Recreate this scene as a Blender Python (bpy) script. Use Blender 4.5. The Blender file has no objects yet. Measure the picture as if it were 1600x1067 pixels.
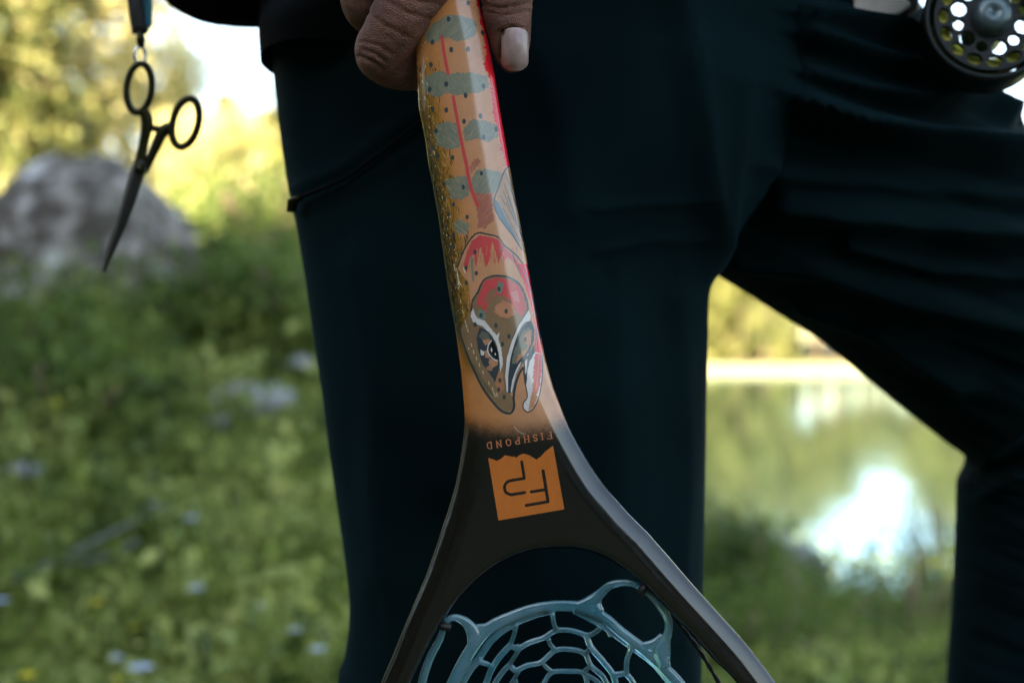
import bpy, bmesh, math, random
import numpy as np
from mathutils import Vector, noise as mnoise
random.seed(7); rng = np.random.default_rng(7)
SC = bpy.context.scene
COL = SC.collection
# ------------------------------------------------------------------ camera, sky, sun, exposure
CAMZ = 0.8; F = 2222.2
def P(px, py, D):
    """a point seen at photo pixel (px, py) at depth D metres"""
    return Vector(((px-800)/F*D, D, CAMZ-(py-533.5)/F*D))
cam = bpy.data.cameras.new('camera'); cam.lens = 50; cam.sensor_width = 36
cam.clip_start = 0.05; cam.clip_end = 2000
cam.dof.use_dof = True; cam.dof.focus_distance = 0.695; cam.dof.aperture_fstop = 5.2
camo = bpy.data.objects.new('camera', cam); COL.objects.link(camo)
camo.location = (0, 0, CAMZ); camo.rotation_euler = (math.radians(90), 0, 0)
SC.camera = camo
SUN_EL, SUN_AZ = 31.0, 205.0      # azimuth clockwise from +Y: behind the camera, to its left
w = bpy.data.worlds.new('World'); SC.world = w; w.use_nodes = True
nt = w.node_tree; bg = nt.nodes['Background']
sky = nt.nodes.new('ShaderNodeTexSky'); sky.sky_type = 'NISHITA'; sky.sun_disc = False
sky.sun_elevation = math.radians(SUN_EL); sky.sun_rotation = math.radians(SUN_AZ)
sky.dust_density = 0.8; sky.air_density = 1.0
hs = nt.nodes.new('ShaderNodeHueSaturation'); hs.inputs['Saturation'].default_value = 0.76; hs.inputs['Hue'].default_value = .487
nt.links.new(sky.outputs[0], hs.inputs['Color']); nt.links.new(hs.outputs[0], bg.inputs['Color'])
bg.inputs['Strength'].default_value = 0.052
sl = bpy.data.lights.new('sun', 'SUN'); sl.energy = 5.0; sl.angle = math.radians(0.5); sl.color = (1, 0.86, 0.62)
so = bpy.data.objects.new('sun', sl); COL.objects.link(so)
az, el = math.radians(SUN_AZ), math.radians(SUN_EL)
sd = Vector((math.sin(az)*math.cos(el), math.cos(az)*math.cos(el), math.sin(el)))
so.rotation_euler = sd.to_track_quat('Z', 'Y').to_euler(); so.location = (-20, -40, 30)
SC.view_settings.view_transform = 'Standard'; SC.view_settings.look = 'None'
SC.view_settings.gamma = 1; SC.view_settings.exposure = 3.5; SC.view_settings.use_curve_mapping = False

# ------------------------------------------------------------------ helpers
def sm(a, b, x):
    t = np.clip((np.asarray(x, float)-a)/(b-a), 0, 1); return t*t*(3-2*t)
def mesh_np(name, V, Fa, smooth=True):
    me = bpy.data.meshes.new(name)
    V = np.asarray(V, np.float32); Fa = np.asarray(Fa, np.int32)
    me.vertices.add(len(V)); me.vertices.foreach_set('co', V.ravel())
    k = Fa.shape[1]
    me.loops.add(Fa.size); me.loops.foreach_set('vertex_index', Fa.ravel())
    me.polygons.add(len(Fa)); me.polygons.foreach_set('loop_start', np.arange(0, Fa.size, k, dtype=np.int32))
    me.polygons.foreach_set('loop_total', np.full(len(Fa), k, np.int32))
    me.update(calc_edges=True); me.validate()
    me.polygons.foreach_set('use_smooth', np.full(len(me.polygons), smooth))
    return me
def link(name, me, mat=None, parent=None, label=None, cat=None, group=None, kind=None):
    o = bpy.data.objects.new(name, me); COL.objects.link(o)
    if mat and me and not me.materials: me.materials.append(mat)
    if parent: o.parent = parent
    if label: o['label'] = label
    if cat: o['category'] = cat
    if group: o['group'] = group
    if kind: o['kind'] = kind
    return o
def empty(name, loc, label, cat, group=None):
    o = link(name, None, None, None, label, cat, group); o.location = loc; o.empty_display_size = .05
    bpy.context.view_layer.update()
    return o
def child(name, me, mat, parent, label=None, kind=None):
    """a part whose mesh is given in world space"""
    o = link(name, me, mat, parent, label, None, None, kind)
    M = parent.matrix_world if parent.parent is None else parent.parent.matrix_world @ parent.matrix_basis
    o.matrix_parent_inverse = parent_world(parent).inverted()
    return o
def parent_world(o):
    M = o.matrix_basis.copy()
    if o.parent: M = parent_world(o.parent) @ o.matrix_parent_inverse @ M
    return M
class MB:
    def __init__(s): s.v = []; s.f = []
    def add(s, V, Fa):
        n = len(s.v); s.v += [tuple(p) for p in V]; s.f += [tuple(i+n for i in q) for q in Fa]
    def tube(s, pts, rad, seg=10, cap=True, flat=1.0, fdir=None):
        pts = [Vector(p) for p in pts]; n = len(pts)
        if not hasattr(rad, '__len__'): rad = [rad]*n
        up = Vector((0, 0, 1)) if fdir is None else Vector(fdir)
        V = []; Fa = []
        for i, p in enumerate(pts):
            t = (pts[min(i+1, n-1)]-pts[max(i-1, 0)]).normalized()
            a = t.cross(up)
            if a.length < 1e-4: a = t.cross(Vector((1, 0.1, 0)))
            a.normalize(); b = a.cross(t).normalized()
            for k in range(seg):
                th = 2*math.pi*k/seg
                V.append(p+a*math.cos(th)*rad[i]+b*math.sin(th)*rad[i]*flat)
        for i in range(n-1):
            for k in range(seg):
                k2 = (k+1) % seg
                Fa.append((i*seg+k, i*seg+k2, (i+1)*seg+k2, (i+1)*seg+k))
        if cap:
            Fa.append(tuple(range(seg))[::-1]); Fa.append(tuple((n-1)*seg+k for k in range(seg)))
        s.add(V, Fa)
    def ball(s, c, r, seg=12, sc=(1, 1, 1)):
        V = []; Fa = []; h = seg//2
        for i in range(h+1):
            ph = math.pi*(i+.02)/(h+.04)
            for k in range(seg):
                th = 2*math.pi*k/seg
                V.append((c[0]+r*sc[0]*math.sin(ph)*math.cos(th), c[1]+r*sc[1]*math.sin(ph)*math.sin(th), c[2]+r*sc[2]*math.cos(ph)))
        for i in range(h):
            for k in range(seg):
                k2 = (k+1) % seg; Fa.append((i*seg+k, (i+1)*seg+k, (i+1)*seg+k2, i*seg+k2))
        Fa.append(tuple(range(seg))); Fa.append(tuple(h*seg+k for k in range(seg))[::-1])
        s.add(V, Fa)
    def box(s, c, d, bev=0):
        x, y, z = [e/2 for e in d]
        V = [(c[0]+a*x, c[1]+b*y, c[2]+e*z) for a in (-1, 1) for b in (-1, 1) for e in (-1, 1)]
        s.add(V, [(0, 1, 3, 2), (4, 6, 7, 5), (0, 4, 5, 1), (2, 3, 7, 6), (0, 2, 6, 4), (1, 5, 7, 3)])
    def mesh(s, name, smooth=True):
        me = bpy.data.meshes.new(name); me.from_pydata(s.v, [], s.f); me.update()
        for p in me.polygons: p.use_smooth = smooth
        return me
def cat(pts, n=8):
    """Catmull-Rom through points"""
    pts = [Vector(p) for p in pts]; out = []
    Q = [pts[0]*2-pts[1]]+pts+[pts[-1]*2-pts[-2]]
    for i in range(1, len(Q)-2):
        for k in range(n):
            t = k/n; a, b, c, d = Q[i-1], Q[i], Q[i+1], Q[i+2]
            out.append(.5*((2*b)+(c-a)*t+(2*a-5*b+4*c-d)*t*t+(3*b-a-3*c+d)*t**3))
    out.append(pts[-1]); return out
def remesh(me, vox, smooth_it=4, fac=.5):
    o = bpy.data.objects.new('tmp', me); COL.objects.link(o)
    m = o.modifiers.new('r', 'REMESH'); m.mode = 'VOXEL'; m.voxel_size = vox; m.use_smooth_shade = True
    if smooth_it:
        m2 = o.modifiers.new('s', 'SMOOTH'); m2.iterations = smooth_it; m2.factor = fac
    dg = bpy.context.evaluated_depsgraph_get(); dg.update()
    r = bpy.data.meshes.new_from_object(o.evaluated_get(dg)); r.name = me.name
    bpy.data.objects.remove(o)
    for p in r.polygons: p.use_smooth = True
    return r
# material helper -------------------------------------------------
def mat(name, base, rough=.6, spec=.5, var=None, scale=20, bump=0, bscale=60, detail=4, metal=0, sub=0, trans=0, coat=0,
        sheen=0, bdist=.01, stretch=(1, 1, 1), ramp=(.35, .65), var3=None):
    m = bpy.data.materials.new(name); m.use_nodes = True; N = m.node_tree.nodes; L = m.node_tree.links
    b = N['Principled BSDF']; b.inputs['Base Color'].default_value = (*base, 1)
    b.inputs['Roughness'].default_value = rough; b.inputs['Specular IOR Level'].default_value = spec
    b.inputs['Metallic'].default_value = metal; b.inputs['Coat Weight'].default_value = coat
    b.inputs['Sheen Weight'].default_value = sheen; b.inputs['Transmission Weight'].default_value = trans
    if sub: b.inputs['Subsurface Weight'].default_value = sub; b.inputs['Subsurface Radius'].default_value = (.004, .0018, .001); b.inputs['Subsurface Scale'].default_value = 1
    tc = N.new('ShaderNodeTexCoord'); mp = N.new('ShaderNodeMapping'); mp.inputs['Scale'].default_value = stretch
    L.new(tc.outputs['Object'], mp.inputs[0])
    if var:
        n = N.new('ShaderNodeTexNoise'); n.inputs['Scale'].default_value = scale; n.inputs['Detail'].default_value = detail
        L.new(mp.outputs[0], n.inputs[0])
        r = N.new('ShaderNodeValToRGB'); r.color_ramp.elements[0].position = ramp[0]; r.color_ramp.elements[1].position = ramp[1]
        r.color_ramp.elements[0].color = (*base, 1); r.color_ramp.elements[1].color = (*var, 1)
        if var3: e = r.color_ramp.elements.new(min(.99, ramp[1]+.12)); e.color = (*var3, 1)
        L.new(n.outputs['Fac'], r.inputs[0]); L.new(r.outputs[0], b.inputs['Base Color'])
    if bump:
        n2 = N.new('ShaderNodeTexNoise'); n2.inputs['Scale'].default_value = bscale; n2.inputs['Detail'].default_value = 5
        L.new(mp.outputs[0], n2.inputs[0]); bp = N.new('ShaderNodeBump'); bp.inputs['Strength'].default_value = bump; bp.inputs['Distance'].default_value = bdist
        L.new(n2.outputs['Fac'], bp.inputs['Height']); L.new(bp.outputs[0], b.inputs['Normal'])
    return m
def leafmat(name, c1, c2, c3, tr=.35, scale=3.0, rough=.55):
    """foliage: colour differs leaf by leaf and clump by clump, part of the light passes through"""
    m = bpy.data.materials.new(name); m.use_nodes = True; N = m.node_tree.nodes; L = m.node_tree.links
    b = N['Principled BSDF']; b.inputs['Roughness'].default_value = rough; b.inputs['Specular IOR Level'].default_value = .3
    g = N.new('ShaderNodeNewGeometry'); tc = N.new('ShaderNodeTexCoord'); n = N.new('ShaderNodeTexNoise'); n.inputs['Scale'].default_value = scale
    n.inputs['Detail'].default_value = 3; L.new(tc.outputs['Object'], n.inputs[0])
    ad = N.new('ShaderNodeMath'); ad.operation = 'MULTIPLY_ADD'; ad.inputs[1].default_value = .45
    oi = N.new('ShaderNodeMath'); oi.operation = 'MULTIPLY_ADD'; oi.inputs[1].default_value = 2.1; oi.inputs[2].default_value = -.78
    L.new(n.outputs['Fac'], oi.inputs[0]); L.new(g.outputs['Random Per Island'], ad.inputs[0]); L.new(oi.outputs[0], ad.inputs[2])
    r = N.new('ShaderNodeValToRGB'); e = r.color_ramp.elements; e[0].color = (*c1, 1); e[0].position = .15; e[1].color = (*c3, 1); e[1].position = .95
    q = e.new(.55); q.color = (*c2, 1)
    L.new(ad.outputs[0], r.inputs[0]); L.new(r.outputs[0], b.inputs['Base Color'])
    t = N.new('ShaderNodeBsdfTranslucent'); L.new(r.outputs[0], t.inputs[0])
    mx = N.new('ShaderNodeMixShader'); mx.inputs[0].default_value = tr
    L.new(b.outputs[0], mx.inputs[1]); L.new(t.outputs[0], mx.inputs[2]); L.new(mx.outputs[0], N['Material Output'].inputs[0])
    return m
M_ground = mat('earth', (.06, .07, .025), .9, .2, (.12, .11, .06), 3, .5, 30)
M_grass = leafmat('ground_cover_leaves', (.04, .07, .012), (.205, .255, .048), (.48, .50, .16), .38, 2.4)
M_shrub = leafmat('shrub_leaves', (.04, .075, .015), (.12, .18, .03), (.24, .28, .06), .4, 2.5)
M_lime = leafmat('lime_leaves', (.12, .2, .02), (.2, .3, .03), (.3, .36, .06), .5, 4)
M_conif = leafmat('larch_needles', (.09, .10, .025), (.22, .22, .06), (.38, .36, .14), .5, 1.2)
M_dconif = leafmat('spruce_needles', (.04, .06, .015), (.14, .15, .04), (.28, .25, .09), .3, 1.2)
M_pale = leafmat('glow_paled_leaves', (.36, .31, .08), (.64, .57, .24), (.85, .80, .50), .5, 1.2)  # leaf colour paled to carry the bright glow and haze at upper left
M_dry = leafmat('dry_grass_blades', (.16, .20, .04), (.42, .40, .14), (.70, .64, .36), .4, .8)
M_bark = mat('bark', (.16, .11, .07), .9, .2, (.32, .24, .16), 8, .6, 25)
M_rock = mat('granite', (.08, .068, .056), .85, .3, (.30, .27, .24), 9, .8, 30, 10, var3=(.66, .68, .70), ramp=(.45, .60), bdist=.02)
M_stone = mat('pale_stone', (.13, .125, .12), .85, .3, (.28, .28, .28), 15, .5, 60)
M_meadow = mat('dry_meadow', (.20, .195, .10), .95, .1, (.26, .25, .145), .3, 0)
M_cloth = mat('dark_trouser_cloth', (.0011, .0050, .0058), .85, .03, (.0020, .0088, .0106), 9, .25, 900, 12, sheen=.03, bdist=.0006)
for nd in M_cloth.node_tree.nodes:
    if nd.type == 'BSDF_PRINCIPLED': nd.inputs['Sheen Tint'].default_value = (.25, .75, .95, 1); nd.inputs['Sheen Roughness'].default_value = .45
M_jacket = mat('black_jacket_cloth', (.0025, .003, .0035), .85, .04, (.003, .004, .005), 12, .2, 700, bdist=.0006)
M_black = mat('black_rubber', (.008, .008, .008), .5, .4)
M_boot = mat('boot_leather', (.03, .025, .02), .6, .4, (.05, .04, .03), 20, .3)
M_pack = mat('grey_pack_fabric', (.30, .27, .24), .9, .2, (.42, .38, .34), 60, .3, 500, bdist=.001)
M_steel = mat('black_steel', (.03, .03, .012), .38, .5, metal=.9)
M_jaw = mat('dull_steel', (.05, .05, .048), .4, .5, metal=.9)
M_bright = mat('bright_metal', (.7, .68, .6), .25, .5, metal=1)
M_teal = mat('teal_strap', (.05, .2, .27), .7, .3)
M_reel = mat('reel_metal', (.005, .008, .008), .42, .25, (.009, .013, .013), 80)
M_knob = mat('reel_hub', (.05, .075, .085), .3, .5, (.1, .14, .15), 60, .2, 120, metal=.4, bdist=.001)
M_line = mat('yellow_fly_line', (.72, .74, .08), .5, .4, (.85, .82, .2), 150)
M_cork = mat('cork', (.38, .25, .14), .8, .3, (.28, .17, .09), 120)
M_flower = mat('yellow_petals', (.75, .6, .02), .6, .3)
M_wflower = mat('pale_petals', (.5, .55, .68), .6, .3)
M_twig = mat('dead_wood', (.08, .085, .065), .9, .2, (.14, .15, .12), 30, .5)

# skin
def skin_mat():
    m = bpy.data.materials.new('skin'); m.use_nodes = True; N = m.node_tree.nodes; L = m.node_tree.links
    b = N['Principled BSDF']; b.inputs['Roughness'].default_value = .5; b.inputs['Specular IOR Level'].default_value = .4
    b.inputs['Subsurface Weight'].default_value = .12; b.inputs['Subsurface Radius'].default_value = (1, .4, .2); b.inputs['Subsurface Scale'].default_value = .003
    tc = N.new('ShaderNodeTexCoord')
    n = N.new('ShaderNodeTexNoise'); n.inputs['Scale'].default_value = 70; n.inputs['Detail'].default_value = 6; L.new(tc.outputs['Object'], n.inputs[0])
    r = N.new('ShaderNodeValToRGB'); r.color_ramp.elements[0].color = (.095, .034, .021, 1); r.color_ramp.elements[1].color = (.20, .080, .050, 1)
    r.color_ramp.elements[0].position = .3; r.color_ramp.elements[1].position = .72
    L.new(n.outputs['Fac'], r.inputs[0]); L.new(r.outputs[0], b.inputs['Base Color'])
    v = N.new('ShaderNodeTexVoronoi'); v.inputs['Scale'].default_value = 900; v.feature = 'DISTANCE_TO_EDGE'
    mp = N.new('ShaderNodeMapping'); mp.inputs['Scale'].default_value = (.8, 1, 1.25); mp.inputs['Rotation'].default_value = (0, .6, 0)
    L.new(tc.outputs['Object'], mp.inputs[0]); L.new(mp.outputs[0], v.inputs['Vector'])
    n2 = N.new('ShaderNodeTexNoise'); n2.inputs['Scale'].default_value = 260; n2.inputs['Detail'].default_value = 6
    mp2 = N.new('ShaderNodeMapping'); mp2.inputs['Scale'].default_value = (.35, 1, 1.2); mp2.inputs['Rotation'].default_value = (0, .5, 0)
    L.new(tc.outputs['Object'], mp2.inputs[0]); L.new(mp2.outputs[0], n2.inputs['Vector'])
    ad = N.new('ShaderNodeMath'); ad.operation = 'MULTIPLY_ADD'; ad.inputs[1].default_value = .9
    L.new(v.outputs['Distance'], ad.inputs[0]); L.new(n2.outputs['Fac'], ad.inputs[2])
    bp = N.new('ShaderNodeBump'); bp.inputs['Strength'].default_value = .9; bp.inputs['Distance'].default_value = .0011
    L.new(ad.outputs[0], bp.inputs['Height']); L.new(bp.outputs[0], b.inputs['Normal'])
    return m
M_skin = skin_mat()
M_nail = mat('fingernail', (.30, .20, .185), .3, .5, (.38, .27, .25), 150, .08, 300, sub=.1, bdist=.0005)

# ------------------------------------------------------------------ terrain, lake, ridge
WATER = -.95
def hgt(x, y):
    x = np.asarray(x, float); y = np.asarray(y, float)
    a = x/np.maximum(y, 1.5)
    wr = sm(-.08, .10, a)*sm(1.2, 3, y)
    left = np.interp(y, [-200, 1, 2.6, 6, 9, 14, 26, 60, 120, 400], [0, 0, .02, .95, 1.35, 2.0, 3.3, 6, 14, 50])
    sh = 12.5+1.2*np.sin(x*.6)
    rt = np.interp(y, [-200, 1.5, 3, 6, 9.6], [0, 0, -.22, -.62, -.84])
    rt = np.where(y > 9.6, -.84-.25*sm(9.6, 11.5, y)-1.6*sm(sh-2, sh+6, y), rt)
    far = sm(76, 81, y+1.0*np.sin(x*.11))
    rt = rt*(1-far)+far*(-.55+np.maximum(0, y-86)*.05)
    h = left*(1-wr)+rt*wr
    nz = .05*np.sin(x*2.3+1.7*np.sin(y*1.1))+.04*np.sin(y*3.1+x*1.3)+.12*np.sin(x*.7+.5)*np.sin(y*.53)*sm(3, 10, y)
    return h+nz*(1-wr*sm(11, 13, y))
def grid_mesh(name, xs, ys, fn):
    X, Y = np.meshgrid(xs, ys); Z = fn(X, Y)
    V = np.stack([X, Y, Z], -1).reshape(-1, 3); nx, ny = len(xs), len(ys)
    i = (np.arange(ny-1)[:, None]*nx+np.arange(nx-1)[None]).ravel()
    return mesh_np(name, V, np.stack([i, i+1, i+nx+1, i+nx], 1))
xs = np.concatenate([np.linspace(-600, -42, 20), np.linspace(-40, -5, 60), np.linspace(-4.8, 5, 80), np.linspace(5.4, 45, 60), np.linspace(50, 600, 20)])
ys = np.concatenate([np.linspace(-300, -3, 24), np.linspace(-2, 14, 130), np.linspace(14.4, 90, 120), np.linspace(94, 900, 30)])
gm = grid_mesh('ground', xs, ys, hgt)
gm.materials.append(M_ground); gm.materials.append(M_meadow)
for p in gm.polygons:
    c = p.center
    if c.y > 74 and c.x/c.y > .0: p.material_index = 1
link('ground', gm, None, kind='structure')
def water_mat():
    m = bpy.data.materials.new('lake_water'); m.use_nodes = True; N = m.node_tree.nodes; L = m.node_tree.links
    b = N['Principled BSDF']; b.inputs['Base Color'].default_value = (.015, .03, .03, 1); b.inputs['Roughness'].default_value = .06; b.inputs['IOR'].default_value = 1.27
    b.inputs['Specular IOR Level'].default_value = .9
    tc = N.new('ShaderNodeTexCoord'); mp = N.new('ShaderNodeMapping'); mp.inputs['Scale'].default_value = (1, .35, 1)
    n = N.new('ShaderNodeTexNoise'); n.inputs['Scale'].default_value = .9; n.inputs['Detail'].default_value = 3
    L.new(tc.outputs['Object'], mp.inputs[0]); L.new(mp.outputs[0], n.inputs[0])
    bp = N.new('ShaderNodeBump'); bp.inputs['Strength'].default_value = .25; bp.inputs['Distance'].default_value = .05
    L.new(n.outputs['Fac'], bp.inputs['Height']); L.new(bp.outputs[0], b.inputs['Normal'])
    g = N.new('ShaderNodeBsdfGlossy'); g.inputs['Color'].default_value = (.40, .55, .62, 1); g.inputs['Roughness'].default_value = .07; L.new(bp.outputs[0], g.inputs['Normal'])
    mx = N.new('ShaderNodeMixShader'); mx.inputs[0].default_value = .72; L.new(b.outputs[0], mx.inputs[1]); L.new(g.outputs[0], mx.inputs[2]); L.new(mx.outputs[0], N['Material Output'].inputs[0]); return m
link('lake', grid_mesh('lake', np.linspace(-5, 120, 30), np.linspace(7, 92, 30), lambda X, Y: X*0+WATER), water_mat(), kind='structure')
# unseen ridge added behind the camera to put the near bank in shade
def ridge(X, Y):
    cr = 31.5+1.6*np.sin(X*.21)+1.1*np.sin(X*.57+1)+.7*np.sin(X*1.3)
    return cr*np.exp(-((Y+45)/13)**4)*(1-sm(4, 32, X+(Y+45)*.2))-.5
link('unseen_shade_ridge', grid_mesh('shade_ridge', np.linspace(-130, 110, 160), np.linspace(-75, -14, 50), ridge),
     mat('shade_ridge_cover', (.012, .018, .009), .95, .05, (.03, .036, .016), 1.5, .8, 3, bdist=.3), kind='structure')
# far hill beyond the lake on the right
def fhill(X, Y):
    return 42*np.exp(-((X-165)/62)**2-((Y-250)/70)**2)+30*np.exp(-((X+60)/70)**2-((Y-300)/80)**2)-2
link('far_hills', grid_mesh('far_hills', np.linspace(-260, 420, 90), np.linspace(110, 420, 60), fhill),
     mat('hill_forest', (.10, .10, .04), .95, .1, (.25, .22, .09), .08, .6, .4, bdist=1.0), kind='structure')

# ------------------------------------------------------------------ foliage helpers
def leaf_quads(C, size, up=.3, asp=2.2):
    """one pointed leaf per centre: four vertices folded along the midrib"""
    n = len(C); C = np.asarray(C, float)
    d = rng.normal(size=(n, 3)); d[:, 2] += up*2; d /= np.linalg.norm(d, axis=1)[:, None]
    r = rng.normal(size=(n, 3)); s = np.cross(d, r); s /= np.linalg.norm(s, axis=1)[:, None]
    L = (np.asarray(size)*rng.uniform(.6, 1.4, n))[:, None]
    nn = np.cross(d, s)
    V = np.stack([C, C+d*L*.5+s*L*.5/asp+nn*L*.06, C+d*L, C+d*L*.5-s*L*.5/asp+nn*L*.06], 1).reshape(-1, 3)
    return V, np.arange(4*n).reshape(n, 4)
# ground cover (left bank, right bank)
def cover(n, a0, a1, y0, y1, size, lift, ymul=True):
    y = y0*(y1/y0)**rng.random(n); a = rng.uniform(a0, a1, n); x = a*y
    z = hgt(x, y)+rng.random(n)**1.5*lift*(.6+.8*(np.sin(x*4+np.sin(y*3)*2)*.5+.5))
    return leaf_quads(np.stack([x, y, z], 1), size*(.6+.18*y), .6)
parts = []
for args in [(62000, -.42, .02, 1.7, 14, .022, .16), (26000, .06, .40, 2.2, 13.5, .022, .16),
             (9000, -.42, -.05, 1.8, 8, .05, .12), (30000, -1.6, -.42, 1.4, 16, .028, .18), (9000, -.02, .06, 1.3, 14, .026, .16), (14000, .40, 1.2, 1.5, 13, .028, .18)]:
    parts.append(cover(*args))
def clumps(n, a0, a1, y0, y1, hh, leaf, per):
    y = y0*(y1/y0)**rng.random(n); x = rng.uniform(a0, a1, n)*y; z = hgt(x, y); h = hh*rng.uniform(.4, 1.3, n)
    C = np.repeat(np.stack([x, y, z], 1), per, 0); q = rng.random(n*per); H = np.repeat(h, per)*q; ph = rng.random(n*per)*6.28; R = np.repeat(h, per)*(.15+.45*q)*rng.random(n*per)
    C += np.stack([R*np.cos(ph), R*np.sin(ph), H], 1)
    V, Fa = leaf_quads(C, np.repeat(leaf*rng.uniform(.6, 1.6, n), per), .5, 1.8); return V, Fa
parts += [clumps(520, -.42, -.08, 2.2, 9, .24, .028, 46), clumps(240, .08, .34, 2.4, 6.6, .20, .030, 46), clumps(150, -.42, -.08, 2.4, 7, .30, .034, 26)]
off = 0; VV = []; FF = []
for V, Fa in parts: VV.append(V); FF.append(Fa+off); off += len(V)
V, Fa = cover(52000, -1.0, .0, 8.2, 40, .03, .3)
link('dry_grass', mesh_np('dry_grass', V, Fa, False), M_dry, None, 'pale golden dry grass on the sunlit slope behind the boulder', 'grass', kind='stuff')
link('grass', mesh_np('grass', np.concatenate(VV), np.concatenate(FF), False), M_grass, None,
     'low green grass and small-leaved plants covering the bank', 'grass', kind='stuff')

# shrubs: foliage + stems
def shrub(name, x, y, wd, ht, m, label, n=2600, leaf=.035, group='shrubs on the bank', catg='shrub', z0=None):
    z = float(hgt(x, y)) if z0 is None else z0
    e = empty(name, (x, y, z-.02), label, catg, group)
    nb = 9; cl = []
    mb = MB()
    for i in range(nb):
        th = 2*math.pi*i/nb+random.random(); q = random.random()**.6*wd*.42; hh = ht*random.uniform(.5, 1)
        tip = Vector((q*math.cos(th), q*math.sin(th), hh))
        mb.tube(cat([(0, 0, 0), tip*.5+Vector((0, 0, .05*ht)), tip], 4), [.012*wd+.002]*8+[.003], 5)
        for k in range(4): cl.append((tip*random.uniform(.4, 1)+Vector((random.gauss(0, .1), random.gauss(0, .1), random.gauss(0, .06)))*wd, wd*random.uniform(.07, .15)))
    ci = rng.integers(0, len(cl), n); cc = np.array([list(cl[i][0]) for i in ci]); rr = np.array([cl[i][1] for i in ci])
    C = cc+rng.normal(size=(n, 3))*rr[:, None]; C[:, 2] = np.maximum(C[:, 2], .01)
    V, Fa = leaf_quads(C, leaf, .2)
    a = link('foliage', mesh_np('foliage', V, Fa, False), m, e)
    b = link('stem', mb.mesh('stem'), M_bark, e)
    return e
def at(px, D): return (px-800)/F*D, D
for px, D, wd, ht, m, lab, n, lf in [
    (350, 6.6, 1.0, .40, M_shrub, 'green shrub in front of the boulder, at its right foot', 3600, .04),
    (430, 7.6, 1.3, .62, M_shrub, 'yellow-green shrub beside the black trouser leg, right of the boulder', 4200, .04),
    (40, 4.7, .8, .26, M_shrub, 'green leafy shrub in front of the boulder at the left edge', 3800, .035),
    (150, 4.7, .8, .16, M_shrub, 'low green shrub in front of the boulder, under the forceps tip', 3000, .035),
    (330, 5.0, .6, .36, M_shrub, 'loose green weed clump right of the boulder in front of the low rock', 2200, .05),
    (425, 5.0, .6, .40, M_shrub, 'tall loose green weed beside the black trouser leg', 1800, .05),
    (95, 4.2, .7, .30, M_shrub, 'leafy weed at the left, below the boulder', 1800, .045),
    (1160, 7.4, .7, .75, M_shrub, 'leafy green shrub at the water edge touching the standing leg', 2600, .05),
    (1195, 9.0, .42, .68, M_lime, 'small bright lime-green bush between the legs', 1500, .04),
    (1140, 8.2, 1.0, .8, M_shrub, 'dark green bush close to the right edge of the standing leg, before the lake', 3200, .04),
    (1150, 5.0, .8, .45, M_shrub, 'green bush behind the net hoop on the right', 3000, .035),
    (1290, 6.0, 1.0, .48, M_shrub, 'dark bush low between the two legs', 3000, .035),
    (1410, 6.6, .8, .60, M_shrub, 'dark twiggy bush in front of the reflected sky', 1300, .03),
    (1475, 7.4, .9, .72, M_shrub, 'dark twiggy bush beside the bent leg', 1500, .03)]:
    x, y = at(px, D); shrub('shrub', x, y, wd, ht, m, lab, n, lf)

# trees ------------------------------------------------------------
def tree_meshes(h, kind, n):
    mb = MB(); mb.tube([(0, 0, -.2), (0.02*h*.2, 0, h*.4), (0, .01, h*.97)], [h*.022, h*.015, h*.003], 8)
    pts = []
    if kind == 'conifer':
        for i in range(30):
            t = i/30; z = h*(.10+.87*t); R = h*.20*(1-t)**.8+.04*h
            for k in range(6):
                th = random.random()*6.28; rr = R*random.uniform(.6, 1.1)
                tip = Vector((rr*math.cos(th), rr*math.sin(th), z-rr*.35))
                if i % 2 == 0 and k < 4: mb.tube([(0, 0, z), tip], [h*.004, h*.001], 4)
                m_ = int(n/180)
                s = rng.random(m_)**.7
                B = np.array([0, 0, z])[None]*(1-s[:, None])+np.array(tip)[None]*s[:, None]+rng.normal(size=(m_, 3))*h*.013
                pts.append(B)
    else:
        for i in range(16):
            th = random.random()*6.28; z0 = h*random.uniform(.25, .7); rr = h*random.uniform(.08, .24)
            tip = Vector((rr*math.cos(th), rr*math.sin(th), z0+h*random.uniform(.1, .28)))
            mb.tube(cat([(0, 0, z0), tip*.5+Vector((0, 0, z0*.55)), tip], 3), [h*.008]*6+[h*.002], 5)
            for k in range(3):
                c = np.array(tip)+rng.normal(size=3)*h*.06
                pts.append(c+rng.normal(size=(n//48, 3))*h*rng.uniform(.03, .06))
    V, Fa = leaf_quads(np.concatenate(pts), h*.028, 0, 1.7)
    return mb.mesh('trunk'), mesh_np('crown', V, Fa, False)
random.seed(3)
TV = [(tree_meshes(8, 'conifer', 7200), M_conif), (tree_meshes(8, 'conifer', 6000), M_dconif), (tree_meshes(7, 'leafy', 4200), M_pale), (tree_meshes(8, 'conifer', 1700), M_pale), (tree_meshes(8, 'leafy', 6500), M_conif)]
for (t, c), m in TV: t.materials.append(M_bark); c.materials.append(m)
def tree(px, D, vi, s, label, group, x=None):
    x = (px-800)/F*D if x is None else x
    e = empty('conifer_tree' if vi not in (2, 4) else 'leafy_tree', (x, D, float(hgt(x, D))-.1), label, 'tree', group)
    e.rotation_euler = (0, 0, random.random()*6.28); e.scale = (s, s, s*random.uniform(.9, 1.1))
    (t, c), m = TV[vi]
    link('crown', c, None, e); link('trunk', t, None, e)
G1 = 'sunlit trees on the slope at the left'
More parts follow.
